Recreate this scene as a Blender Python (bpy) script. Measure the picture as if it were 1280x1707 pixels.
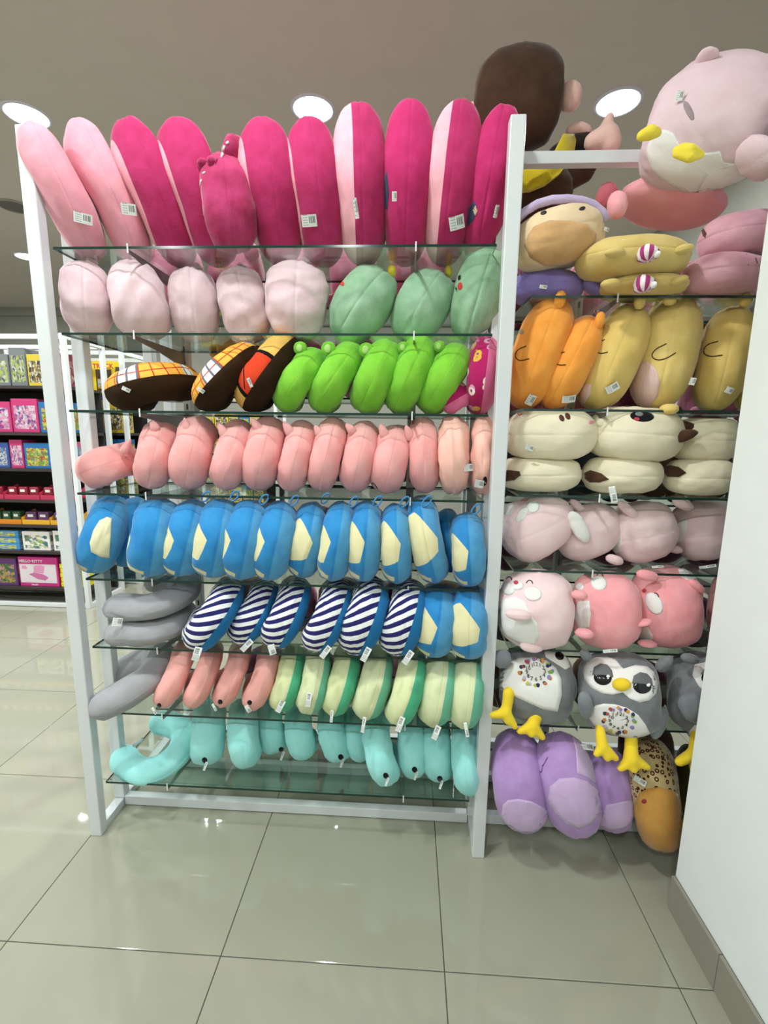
import bpy, bmesh, math, random
import numpy as np
from mathutils import Vector, Matrix, noise
from mathutils.bvhtree import BVHTree
PI = math.pi
for o in list(bpy.data.objects):
    bpy.data.objects.remove(o, do_unlink=True)
SC = bpy.context.scene
COL = SC.collection
# ------------------------------------------------------------------ camera
CAM = np.array([1.0746, -1.3459, 1.3944])
YAW, PIT, ROL, FPX = -0.0497, -0.1685, 0.0132, 772.2634
FW = np.array([math.sin(YAW)*math.cos(PIT), math.cos(YAW)*math.cos(PIT), math.sin(PIT)])
_r = np.array([math.cos(YAW), -math.sin(YAW), 0.0]); _u = np.cross(_r, FW)
RT = math.cos(ROL)*_r + math.sin(ROL)*_u
UP = -math.sin(ROL)*_r + math.cos(ROL)*_u
cd = bpy.data.cameras.new('camera'); cam = bpy.data.objects.new('camera', cd); COL.objects.link(cam)
cd.sensor_fit = 'VERTICAL'; cd.sensor_height = 36.0; cd.lens = FPX/1707*36.0
cd.clip_start = 0.02; cd.clip_end = 60
M = Matrix.Identity(4)
for i in range(3):
    M[i][0] = RT[i]; M[i][1] = UP[i]; M[i][2] = -FW[i]; M[i][3] = CAM[i]
cam.matrix_world = M
SC.camera = cam
# ------------------------------------------------------------------ light and exposure
SC.view_settings.view_transform = 'Standard'
SC.view_settings.look = 'None'
SC.view_settings.gamma = 1.0
SC.view_settings.use_curve_mapping = False
SC.view_settings.exposure = 0.0
W = bpy.data.worlds.new('world'); SC.world = W; W.use_nodes = True
W.node_tree.nodes['Background'].inputs[0].default_value = (0.9, 1.0, 1.0, 1)
W.node_tree.nodes['Background'].inputs[1].default_value = 0.25
LAMP_W = 25.0
CEIL = 3.0
def downlight_positions():
    out = []
    for ix in range(-3, 3):
        for iy in range(-2, 2):
            out.append((0.56+1.5*ix-(.12 if iy == 1 else 0), 1.27+1.93*iy))
    return [(x, y) for x, y in out if x < 1.6 or y > 0.0]
LIGHTS = downlight_positions()
for (x, y) in LIGHTS:
    ld = bpy.data.lights.new('ceiling_lamp', 'AREA'); ld.shape = 'DISK'; ld.size = 0.17; ld.energy = LAMP_W
    ld.color = (0.95, 1.0, 1.0)
    lo = bpy.data.objects.new('ceiling_lamp', ld); lo.location = (x, y, CEIL-0.016); COL.objects.link(lo)

# ------------------------------------------------------------------ projection helpers
def ray(x, y): return FW + RT*(x-640)/FPX - UP*(y-853.5)/FPX
def at(x, y, Y):
    d = ray(x, y); return CAM + d*(Y-CAM[1])/d[1]
def proj(X):
    X = np.atleast_2d(X)-CAM; d = X@FW
    return np.stack([640+FPX*(X@RT)/d, 853.5-FPX*(X@UP)/d], 1)

# ------------------------------------------------------------------ materials
def lin(c):
    return tuple(((v/255)/12.92 if v/255 <= .04045 else ((v/255+.055)/1.055)**2.4) for v in c)+(1,)
MATS = {}
class NT:
    def __init__(s, name):
        s.m = bpy.data.materials.new(name); s.m.use_nodes = True
        s.t = s.m.node_tree; s.p = s.t.nodes['Principled BSDF']; s.out = s.t.nodes['Material Output']
    def n(s, k, **kw):
        q = s.t.nodes.new(k)
        for a, b in kw.items(): setattr(q, a, b)
        return q
    def l(s, a, b): s.t.links.new(a, b)
    def put(s, sock, v):
        if isinstance(v, (int, float)): sock.default_value = v
        elif isinstance(v, tuple): sock.default_value = v
        else: s.l(v, sock)
    def m_(s, op, a, b=0.0, c=None):
        q = s.n('ShaderNodeMath', operation=op); s.put(q.inputs[0], a); s.put(q.inputs[1], b)
        if c is not None: s.put(q.inputs[2], c)
        return q.outputs[0]
    def mix(s, f, a, b):
        q = s.n('ShaderNodeMix', data_type='RGBA'); s.put(q.inputs[0], f)
        s.put(q.inputs[6], a if not isinstance(a, tuple) else a); s.put(q.inputs[7], b)
        return q.outputs[2]
    def uv(s):
        q = s.n('ShaderNodeUVMap'); q.uv_map = 'UVMap'
        e = s.n('ShaderNodeSeparateXYZ'); s.l(q.outputs[0], e.inputs[0]); return e.outputs[0], e.outputs[1]
    def obj(s):
        q = s.n('ShaderNodeTexCoord'); return q.outputs['Object']
    def noise(s, scale, detail=3, vec=None, rough=.5):
        q = s.n('ShaderNodeTexNoise'); q.inputs['Scale'].default_value = scale; q.inputs['Detail'].default_value = detail
        q.inputs['Roughness'].default_value = rough
        s.l(vec if vec is not None else s.obj(), q.inputs['Vector']); return q.outputs['Fac']
    def vor(s, scale, vec=None, feature='F1'):
        q = s.n('ShaderNodeTexVoronoi'); q.inputs['Scale'].default_value = scale; q.feature = feature
        s.l(vec if vec is not None else s.obj(), q.inputs['Vector']); return q
    def band(s, x, a, b):   # 1 where a<x<b
        return s.m_('MULTIPLY', s.m_('GREATER_THAN', x, a), s.m_('LESS_THAN', x, b))
    def bump(s, h, st, dist=.01):
        q = s.n('ShaderNodeBump'); q.inputs['Strength'].default_value = st; q.inputs['Distance'].default_value = dist
        s.l(h, q.inputs['Height']); s.l(q.outputs[0], s.p.inputs['Normal'])

def plain(name, rgb, rough=.5, metal=0.0, spec=.5, bump=None):
    if name in MATS: return MATS[name]
    k = NT(name); k.p.inputs['Base Color'].default_value = lin(rgb); k.p.inputs['Roughness'].default_value = rough
    k.p.inputs['Metallic'].default_value = metal; k.p.inputs['Specular IOR Level'].default_value = spec
    nz = k.noise(9, 3); k.l(k.mix(nz, lin(tuple(v*.96 for v in rgb)), lin(rgb)), k.p.inputs['Base Color'])
    if bump: k.bump(k.noise(bump[0], 4), bump[1], .002)
    MATS[name] = k.m; return k.m
def cloth(k, col, nap=.12, sheen=.35, fine=420, seam=None, rough=.92):
    """velvety plush: the nap brushed lighter and darker in soft patches, tiny pile relief"""
    nap = min(.6, nap*1.9)
    a = k.noise(16, 3, None, .6); a = k.m_('MULTIPLY_ADD', a, 3.4, -1.2)
    q = k.n('ShaderNodeClamp'); k.l(a, q.inputs[0])
    dk = k.n('ShaderNodeMix', data_type='RGBA', blend_type='MULTIPLY'); k.put(dk.inputs[0], 1.0); k.put(dk.inputs[6], col)
    k.l(k.mix(nap, (1, 1, 1, 1), col), dk.inputs[7])
    c = k.mix(q.outputs[0], dk.outputs[2], col)
    if seam is not None:
        f = k.m_('LESS_THAN', k.m_('ABSOLUTE', seam), .006)  # thin line along the seam: the crease's shade put into the colour
        sm = k.n('ShaderNodeMix', data_type='RGBA', blend_type='MULTIPLY'); k.put(sm.inputs[0], f); k.l(c, sm.inputs[6]); sm.inputs[7].default_value = (.88, .86, .86, 1)
        c = sm.outputs[2]
    k.l(c, k.p.inputs['Base Color'])
    k.p.inputs['Roughness'].default_value = rough; k.p.inputs['Specular IOR Level'].default_value = .15
    k.p.inputs['Sheen Weight'].default_value = sheen; k.p.inputs['Sheen Roughness'].default_value = .35
    h = k.m_('ADD', k.noise(fine, 2), k.m_('MULTIPLY', k.noise(24, 3), 3.0)); k.bump(h, .25, .004)
    return k.m
def soft(rgb, s=.11):
    g = .3*rgb[0]+.59*rgb[1]+.11*rgb[2]
    return tuple(min(250, v*(1-s)+(g*.8+38)*s) for v in rgb)
def plush(name, rgb, seam=False, **kw):
    if name in MATS: return MATS[name]
    rgb = soft(rgb)
    k = NT(name); s = None
    if seam: s = k.uv()[1]
    MATS[name] = cloth(k, lin(rgb), seam=s, **kw); return MATS[name]
def twotone(name, left, right, thr, wave=0.0, **kw):
    if name in MATS: return MATS[name]
    k = NT(name); u, v = k.uv()
    t = thr
    if wave: t = k.m_('MULTIPLY_ADD', k.noise(5, 1), wave, thr-wave/2)
    c = k.mix(k.m_('GREATER_THAN', v, t), lin(left), lin(right))
    MATS[name] = cloth(k, c, seam=v, **kw); return MATS[name]
def striped(name):
    if name in MATS: return MATS[name]
    k = NT(name); u, v = k.uv()
    w = k.m_('FRACT', k.m_('MULTIPLY_ADD', u, 19.0, k.m_('MULTIPLY', v, 4.2)))
    s = k.mix(k.m_('GREATER_THAN', w, .5), lin((40, 40, 98)), lin((232, 234, 232)))
    c = k.mix(k.m_('GREATER_THAN', v, .10), s, lin((38, 118, 176)))
    MATS[name] = cloth(k, c, nap=.06, sheen=.15); return MATS[name]
def plaid(name):
    if name in MATS: return MATS[name]
    k = NT(name); u, v = k.uv()
    yel, red, gry, wht = lin((238, 178, 78)), lin((196, 62, 40)), lin((110, 112, 118)), lin((226, 232, 230))
    c = yel
    blk = k.m_('MAXIMUM', k.band(u, .455, .535), k.m_('MAXIMUM', k.band(u, .70, .80), k.band(u, .2, .27)))
    c = k.mix(blk, c, wht)
    fu = k.m_('FRACT', k.m_('MULTIPLY', u, 20.0))
    ru = k.m_('MULTIPLY', k.m_('LESS_THAN', fu, .10), k.m_('SUBTRACT', 1.0, blk)); c = k.mix(ru, c, red)
    fv = k.m_('FRACT', k.m_('MULTIPLY_ADD', v, 6.0, .2)); c = k.mix(k.m_('LESS_THAN', fv, .14), c, red)
    g = k.m_('MULTIPLY', k.m_('LESS_THAN', k.m_('FRACT', k.m_('MULTIPLY_ADD', u, 25.0, -.375)), .22), k.m_('MAXIMUM', k.band(u, .45, .545), k.m_('MAXIMUM', k.band(u, .7, .81), k.band(u, .19, .28))))
    c = k.mix(g, c, gry)
    c = k.mix(k.m_('GREATER_THAN', v, -.05), c, lin((52, 34, 18)))
    MATS[name] = cloth(k, c, nap=.08, sheen=.0); return MATS[name]
def suspender(name):
    if name in MATS: return MATS[name]
    k = NT(name); u, v = k.uv()
    c = k.mix(k.band(u, .44, .60), lin((226, 180, 96)), lin((214, 70, 40)))
    d = k.m_('ABSOLUTE', k.m_('SUBTRACT', k.m_('SUBTRACT', u, .53), k.m_('MULTIPLY', k.m_('POWER', k.m_('ADD', v, .5), 2.0), .35)))
    c = k.mix(k.m_('MULTIPLY', k.m_('LESS_THAN', d, .005), k.band(u, .45, .59)), c, lin((20, 16, 14)))
    c = k.mix(k.m_('MAXIMUM', k.band(u, .425, .44), k.band(u, .60, .62)), c, lin((22, 18, 18)))
    c = k.mix(k.m_('GREATER_THAN', v, .0), c, lin((50, 32, 18)))
    MATS[name] = cloth(k, c, nap=.1, sheen=.0); return MATS[name]
def penguin_blue(name, L, seed):
    if name in MATS: return MATS[name]
    k = NT(name); u, v = k.uv()
    c = k.mix(k.m_('GREATER_THAN', v, .03), lin((54, 140, 198)), lin((86, 156, 200)))  # paler right of the seam: the nap's sheen mixed into the colour
    # cream face panel on the left side with a stitched angular edge
    lim = k.m_('MULTIPLY_ADD', k.m_('MAXIMUM', k.m_('SUBTRACT', .46, u), 0.0), -3.0, L)
    lim = k.m_('MULTIPLY_ADD', k.m_('MAXIMUM', k.m_('SUBTRACT', u, .46), 0.0), -.8, lim)
    f = k.m_('MULTIPLY', k.m_('LESS_THAN', v, lim), k.m_('MULTIPLY', k.m_('GREATER_THAN', u, .335), k.m_('LESS_THAN', u, k.m_('MULTIPLY_ADD', v, -.12, .535))))
    c = k.mix(f, c, lin((226, 220, 178)))
    f2 = k.m_('MULTIPLY', k.band(u, .62, .66), k.band(v, -.5, -.06)); c = k.mix(f2, c, lin((226, 220, 178)))
    MATS[name] = cloth(k, c, seam=v, nap=.16); return MATS[name]
def printed(name):
    if name in MATS: return MATS[name]
    k = NT(name); u, v = k.uv()
    a = k.vor(25); f = k.m_('LESS_THAN', k.m_('ADD', a.outputs['Distance'], k.m_('MULTIPLY', k.noise(70, 2), .15)), .42)
    e = k.n('ShaderNodeSeparateColor'); k.l(a.outputs['Color'], e.inputs[0])
    bc = k.mix(k.m_('GREATER_THAN', e.outputs[0], .55), lin((222, 160, 190)), lin((238, 226, 214)))
    bc = k.mix(k.m_('GREATER_THAN', e.outputs[1], .8), bc, lin((214, 170, 70)))
    bc = k.mix(k.m_('LESS_THAN', a.outputs['Distance'], .12), bc, lin((150, 70, 120)))
    c = k.mix(f, lin((176, 34, 98)), bc)
    c = k.mix(k.m_('GREATER_THAN', v, .05), c, lin((214, 108, 150)))
    MATS[name] = cloth(k, c, nap=.08); return MATS[name]
def leopard(name):
    if name in MATS: return MATS[name]
    k = NT(name); a = k.vor(62, None); d = a.outputs['Distance']
    f = k.band(k.m_('ADD', d, k.m_('MULTIPLY', k.noise(60, 2), .12)), .26, .47)
    f = k.m_('MAXIMUM', f, 0.0)
    c = k.mix(f, lin((196, 176, 130)), lin((82, 34, 22)))
    MATS[name] = cloth(k, c, nap=.15); return MATS[name]
def candy(name):
    if name in MATS: return MATS[name]
    k = NT(name); u, v = k.uv()
    w = k.m_('FRACT', k.m_('MULTIPLY', u, 7.0)); c = k.mix(k.m_('GREATER_THAN', w, .5), lin((168, 62, 122)), lin((236, 226, 228)))
    MATS[name] = cloth(k, c, nap=.05); return MATS[name]
def tagmat():
    if 'tag' in MATS: return MATS['tag']
    k = NT('price_tag_print'); u, v = k.uv()
    c = lin((214, 217, 212))
    bars = k.m_('MULTIPLY', k.m_('MULTIPLY', k.band(u, .50, .9), k.band(v, .3, .85)), k.m_('GREATER_THAN', k.m_('FRACT', k.m_('MULTIPLY_ADD', k.m_('FLOOR', k.m_('MULTIPLY', u, 60)), .37, .1)), .45))
    c = k.mix(bars, c, lin((50, 52, 56)))
    txt = k.m_('MULTIPLY', k.m_('MULTIPLY', k.band(u, .08, .42), k.m_('GREATER_THAN', k.m_('FRACT', k.m_('MULTIPLY', v, 5.0)), .6)), k.m_('GREATER_THAN', k.m_('FRACT', k.m_('MULTIPLY', k.m_('FLOOR', k.m_('MULTIPLY', u, 45)), .43)), .35))
    c = k.mix(txt, c, lin((110, 112, 116)))
    k.l(c, k.p.inputs['Base Color']); k.p.inputs['Roughness'].default_value = .6
    MATS['tag'] = k.m; return k.m
def glassmat():
    if 'glass' in MATS: return MATS['glass']
    k = NT('shelf_glass'); t = k.t
    tr = k.n('ShaderNodeBsdfTransparent'); tr.inputs[0].default_value = (.90, .935, .915, 1)
    gl = k.n('ShaderNodeBsdfGlossy'); gl.inputs['Roughness'].default_value = .02; gl.inputs['Color'].default_value = (.9, 1, .96, 1)
    fr = k.n('ShaderNodeFresnel'); fr.inputs['IOR'].default_value = 1.5
    f = k.m_('MINIMUM', k.m_('MULTIPLY', fr.outputs[0], .5), .35)
    mx = k.n('ShaderNodeMixShader'); k.l(f, mx.inputs[0]); k.l(tr.outputs[0], mx.inputs[1]); k.l(gl.outputs[0], mx.inputs[2])
    k.l(mx.outputs[0], k.out.inputs[0]); MATS['glass'] = k.m; return k.m

# ------------------------------------------------------------------ object helpers
def mesh_obj(name, V, F, mats, parent=None, loc=(0, 0, 0), uv=None, smooth=True, midx=None):
    """V in world coordinates; stored relative to the parent's base (or loc)"""
    me = bpy.data.meshes.new(name)
    base = np.array(parent['_b']) if parent is not None and '_b' in parent else np.array(loc)
    me.from_pydata((np.asarray(V)-base).tolist(), [], [tuple(int(i) for i in f) for f in F])
    for m in (mats if isinstance(mats, (list, tuple)) else [mats]): me.materials.append(m)
    if uv is not None:
        l = me.uv_layers.new(name='UVMap'); l.data.foreach_set('uv', np.asarray(uv, dtype=np.float32).ravel())
    if midx is not None: me.polygons.foreach_set('material_index', midx)
    if smooth: me.polygons.foreach_set('use_smooth', [True]*len(me.polygons))
    me.update()
    o = bpy.data.objects.new(name, me); COL.objects.link(o)
    if parent is not None:
        o.parent = parent
        if '_b' not in parent: pass
    else: o.location = tuple(base)
    return o
def root(name, loc, label, cat, group=None, kind=None):
    o = bpy.data.objects.new(name, None); COL.objects.link(o); o.empty_display_size = .05
    o.location = tuple(float(v) for v in loc); o['_b'] = [float(v) for v in loc]
    o['label'] = label; o['category'] = cat
    if group: o['group'] = group
    if kind: o['kind'] = kind
    return o
def part_of_part(o, parent_part):
    """re-parent a part below another part of the same thing (both share the thing's base)"""
    o.parent = parent_part
    return o
def boxV(a, b):
    x0, y0, z0 = a; x1, y1, z1 = b
    V = [(x0, y0, z0), (x1, y0, z0), (x1, y1, z0), (x0, y1, z0), (x0, y0, z1), (x1, y0, z1), (x1, y1, z1), (x0, y1, z1)]
    F = [(0, 3, 2, 1), (4, 5, 6, 7), (0, 1, 5, 4), (1, 2, 6, 5), (2, 3, 7, 6), (3, 0, 4, 7)]
    return V, F
def box(name, a, b, mat, parent=None, bevel=0.0, loc=(0, 0, 0), uv=False):
    V, F = boxV(a, b)
    U = None
    if uv:
        U = []
        sx, sy, sz = [b[i]-a[i] for i in range(3)]
        for f in F:
            for i in f:
                p = V[i]; q = [(p[j]-a[j])/(b[j]-a[j]) for j in range(3)]
                if f == (0, 1, 5, 4) or f == (2, 3, 7, 6): U.append((q[0], q[2]))
                elif f in ((1, 2, 6, 5), (3, 0, 4, 7)): U.append((q[1], q[2]))
                else: U.append((q[0], q[1]))
    o = mesh_obj(name, V, F, mat, parent, loc, uv=U, smooth=False)
    if bevel:
        m = o.modifiers.new('bevel', 'BEVEL'); m.width = bevel; m.segments = 2
    return o
def tube(pts, r, n=8, rr=None):
    """tube along world points -> V, F"""
    P = np.array(pts, float); N = len(P); V = []; F = []
    T = np.gradient(P, axis=0); T /= np.linalg.norm(T, axis=1)[:, None]+1e-9
    ref = np.array([0, 0, 1.0]) if abs(T[0][2]) < .8 else np.array([1.0, 0, 0])
    for i in range(N):
        a = np.cross(T[i], ref); a /= np.linalg.norm(a)+1e-9; b = np.cross(T[i], a)
        ri = r if rr is None else rr[i]
        for j in range(n):
            t = 2*PI*j/n; V.append(P[i]+ri*(math.cos(t)*a+math.sin(t)*b))
    for i in range(N-1):
        for j in range(n): F.append((i*n+j, i*n+(j+1) % n, (i+1)*n+(j+1) % n, (i+1)*n+j))
    F.append(tuple(range(n-1, -1, -1))); F.append(tuple((N-1)*n+j for j in range(n)))
    return V, F

# ------------------------------------------------------------------ plush shapes, unit size
def lumps(P, amp, seed, f=3.0):
    rs = np.random.RandomState(seed); D = np.zeros(len(P))
    for k in range(7):
        w = rs.normal(size=3); w = w/np.linalg.norm(w)*f*(1+.5*k*rs.rand()); D += np.sin(P@w*2*PI*.5+rs.rand()*6.28)/(1+.4*k)
    return D*amp
def norm_unit(V):
    lo, hi = V.min(0), V.max(0); return (V-(lo+hi)/2)/(hi-lo)
def grid_faces(n, m, wrap):
    F = []
    for i in range(n-1):
        for j in range(m if wrap else m-1):
            F.append((i*m+j, i*m+(j+1) % m, (i+1)*m+(j+1) % m, (i+1)*m+j))
    return F
def g_cushion(seed=0, pr=.75, taper=0.0, square=2.0, groove=.010, amp=.010, waist=0.0, nl=26, na=52, wr=0.0):
    s = np.linspace(-1, 1, nl); s = np.sign(s)*np.abs(s)**1.35
    ph = np.sort(np.concatenate([s*PI/2, [-.045, 0, .045]])); n = len(ph)
    ph = np.clip(ph, -PI/2+1e-3, PI/2-1e-3)
    V = []; UVp = []
    for i, p in enumerate(ph):
        rad = math.cos(p)**pr*(1-groove*math.exp(-(p/.05)**2)); x = math.sin(p)
        for j in range(na):
            a = 2*PI*j/na
            ca, sa = math.cos(a), math.sin(a)
            k = (abs(ca)**square+abs(sa)**square)**(-1/square)
            y = -ca*k*rad; z = sa*k*rad
            w = 1-taper*z
            V.append((x*w*(1-waist*math.exp(-(z/.35)**2)), y*(1-taper*.5*z)*(1-.5*waist*math.exp(-(z/.35)**2)), z)); UVp.append((j/na, p/(PI/2)))
    V = np.array(V); d = lumps(V, amp, seed)
    if wr:
        rs = np.random.RandomState(seed+5)
        for q in range(9):
            z0 = rs.uniform(-.8, .8); sg = rs.choice([-1, 1]); wd = rs.uniform(.015, .035)
            zz = z0+rs.uniform(-.3, .3)*V[:, 0]
            d -= wr*rs.uniform(.4, 1)*np.exp(-((V[:, 2]-zz)/wd)**2)*np.clip(sg*V[:, 0]*1.5+.3, 0, 1)
    V = V*(1+d)[:, None]
    F = []; UV = []
    for i in range(n-1):
        for j in range(na):
            j2 = (j+1) % na; F.append((i*na+j, i*na+j2, (i+1)*na+j2, (i+1)*na+j))
            u0, u1 = j/na, (j+1)/na; v0, v1 = ph[i]/(PI/2), ph[i+1]/(PI/2)
            UV += [(u0, v0), (u1, v0), (u1, v1), (u0, v1)]
    F.append(tuple(range(na-1, -1, -1))); UV += [(0, -1)]*na
    F.append(tuple((n-1)*na+j for j in range(na))); UV += [(0, 1)]*na
    return norm_unit(V), F, UV
def g_u(seed=0, R=.21, arm=.42, groove=.010, amp=.012, flat=1.0, close=0.0, nt=46, ns=30, lobes=0.0):
    """horseshoe neck pillow standing on edge: opening towards +y, round front towards -y"""
    rho = .5-R; P = []
    L = arm
    pts = []
    for t in np.linspace(0, 1, 12)[:-1]: pts.append((L*(1-t), rho-close*(1-t)**2))
    for a in np.linspace(0, PI, 24): pts.append((-rho*math.sin(a), rho*math.cos(a)))
    for t in np.linspace(0, 1, 12)[1:]: pts.append((L*t, -rho+close*t**2))
    pts = np.array(pts); dd = np.r_[0, np.cumsum(np.linalg.norm(np.diff(pts, axis=0), axis=1))]; dd /= dd[-1]
    e = np.linspace(0, 1, nt); tt = .5-.5*np.cos(e*PI); tt = .45*tt+.55*e
    C = np.stack([np.interp(tt, dd, pts[:, 0]), np.interp(tt, dd, pts[:, 1])], 1)
    T = np.gradient(C, axis=0); T /= np.linalg.norm(T, axis=1)[:, None]
    O = np.stack([-T[:, 1], T[:, 0]], 1)     # outward candidate
    mid = C.mean(0)
    if np.sum(O[nt//2]*(C[nt//2]-mid)) < 0: O = -O
    s = np.linspace(-1, 1, ns-2)
    ph = np.sort(np.concatenate([s[:-1]*PI, [-.06, .06, .0]])); ph = np.unique(np.round(ph, 5)); m = len(ph)
    V = []
    for i in range(nt):
        en = min(tt[i], 1-tt[i])/.09; k = math.sqrt(max(0.0, 1-(1-min(1, en))**2))
        k = max(k, .03); kk = k*(1+lobes*math.exp(-((min(tt[i], 1-tt[i])-.12)/.1)**2))
        for p in ph:
            g = 1-groove*math.exp(-(p/.07)**2)
            o = R*math.cos(p)*kk*g; x = .5*math.sin(p)*kk*g
            V.append((x, C[i, 0]+O[i, 0]*o, C[i, 1]+O[i, 1]*o))
    V = np.array(V); d = lumps(V*2, amp, seed); cen = np.repeat(np.c_[np.zeros(nt), C], m, axis=0)
    V = cen+(V-cen)*(1+d*2)[:, None]
    V[:, 1] = V[:, 1]
    F = []; UV = []; pv = np.r_[ph, ph[0]+2*PI]
    for i in range(nt-1):
        for j in range(m):
            j2 = (j+1) % m; F.append((i*m+j, i*m+j2, (i+1)*m+j2, (i+1)*m+j))
            UV += [(tt[i], pv[j]/PI), (tt[i], pv[j+1]/PI), (tt[i+1], pv[j+1]/PI), (tt[i+1], pv[j]/PI)]
    F.append(tuple(range(m-1, -1, -1))); UV += [(0, 0)]*m
    F.append(tuple((nt-1)*m+j for j in range(m))); UV += [(1, 0)]*m
    dep = (V[:, 1].max()-V[:, 1].min())/(V[:, 2].max()-V[:, 2].min())
    return norm_unit(V), F, UV, dep
def rotm(rx=0, ry=0, rz=0):
    return np.array(Matrix.Rotation(rz, 3, 'Z') @ Matrix.Rotation(ry, 3, 'Y') @ Matrix.Rotation(rx, 3, 'X'))
LOG = []
def fit(Vu, top, bot, width, Yc, depth, Rb=None, absd=None, it=7):
    """scale and place a unit shape so that it reaches from top to bot and is width wide in the picture, at depth Yc"""
    top = np.array(top, float); bot = np.array(bot, float)
    A = at(*top, Yc); B = at(*bot, Yc); th = math.atan2((A-B)[0], (A-B)[2])
    Rr = rotm(ry=th); Rb = np.eye(3) if Rb is None else Rb
    a = (top-bot)/np.linalg.norm(top-bot); n = np.array([-a[1], a[0]]); mid = (top+bot)/2
    P = (A+B)/2; mpp = np.linalg.norm(at(mid[0]+1, mid[1], Yc)-at(mid[0], mid[1], Yc))
    sz = np.linalg.norm(A-B); sx = width*mpp
    want = np.array([np.linalg.norm(top-bot), width])
    for _ in range(it):
        sy = absd if absd else sz*depth
        S = np.array([sx, sy, sz])
        X = (Rb@(Vu*S).T).T; X = (Rr@X.T).T+P
        q = proj(X); sa = q@a; sn = q@n
        have = np.array([sa.max()-sa.min(), sn.max()-sn.min()])
        sz *= (want[0]/have[0])**.9; sx *= (want[1]/have[1])**.9
        ea = top@a - (sa.max()+sa.min())/2 - want[0]/2; en = mid@n - (sn.max()+sn.min())/2
        dpx = a*ea+n*en
        k = (P-CAM)@FW/FPX
        dv = RT*dpx[0]*k - UP*dpx[1]*k
        dv = dv - ray(mid[0], mid[1])*dv[1]/ray(mid[0], mid[1])[1]   # stay on the plane y = Yc
        P = P+dv
    return X, (sx, sy, sz)
def settle(Vu, top, bot, width, zs, depth, Rb=None, absd=None, Yf=.05, lo=-.13, hi=.2, eye=False):
    """find the distance into the shelf at which the thing seen at these pixels rests on glass at height zs"""
    def run(y0):
        X, S = fit(Vu, top, bot, width, y0, depth, Rb, absd); return X, S
    X, S = run(Yf+.12); half = (X[:, 1].max()-X[:, 1].min())/2
    ys = [Yf-.08+half, Yf+.10+half]; g = []
    for y in ys: g.append(run(y)[0][:, 2].min()-zs)
    sl = (g[1]-g[0])/(ys[1]-ys[0])
    if abs(sl) > .16:
        y = ys[0]-g[0]/sl
        for _ in range(2):
            y = min(max(y, lo+half), hi+half)
            gg = run(y)[0][:, 2].min()-zs; y -= gg/sl
        y = min(max(y, lo+half), hi+half)
    else: y = Yf+half
    X, S = run(y); gap = X[:, 2].min()-zs
    sh = max(-.03, min(.03, gap-.001)); X = X-np.array([0, 0, sh])
    LOG.append((round(float(gap), 3), round(float(X[:, 1].min()), 3), round(float(X[:, 1].max()), 3), top))
    return X, S

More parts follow.
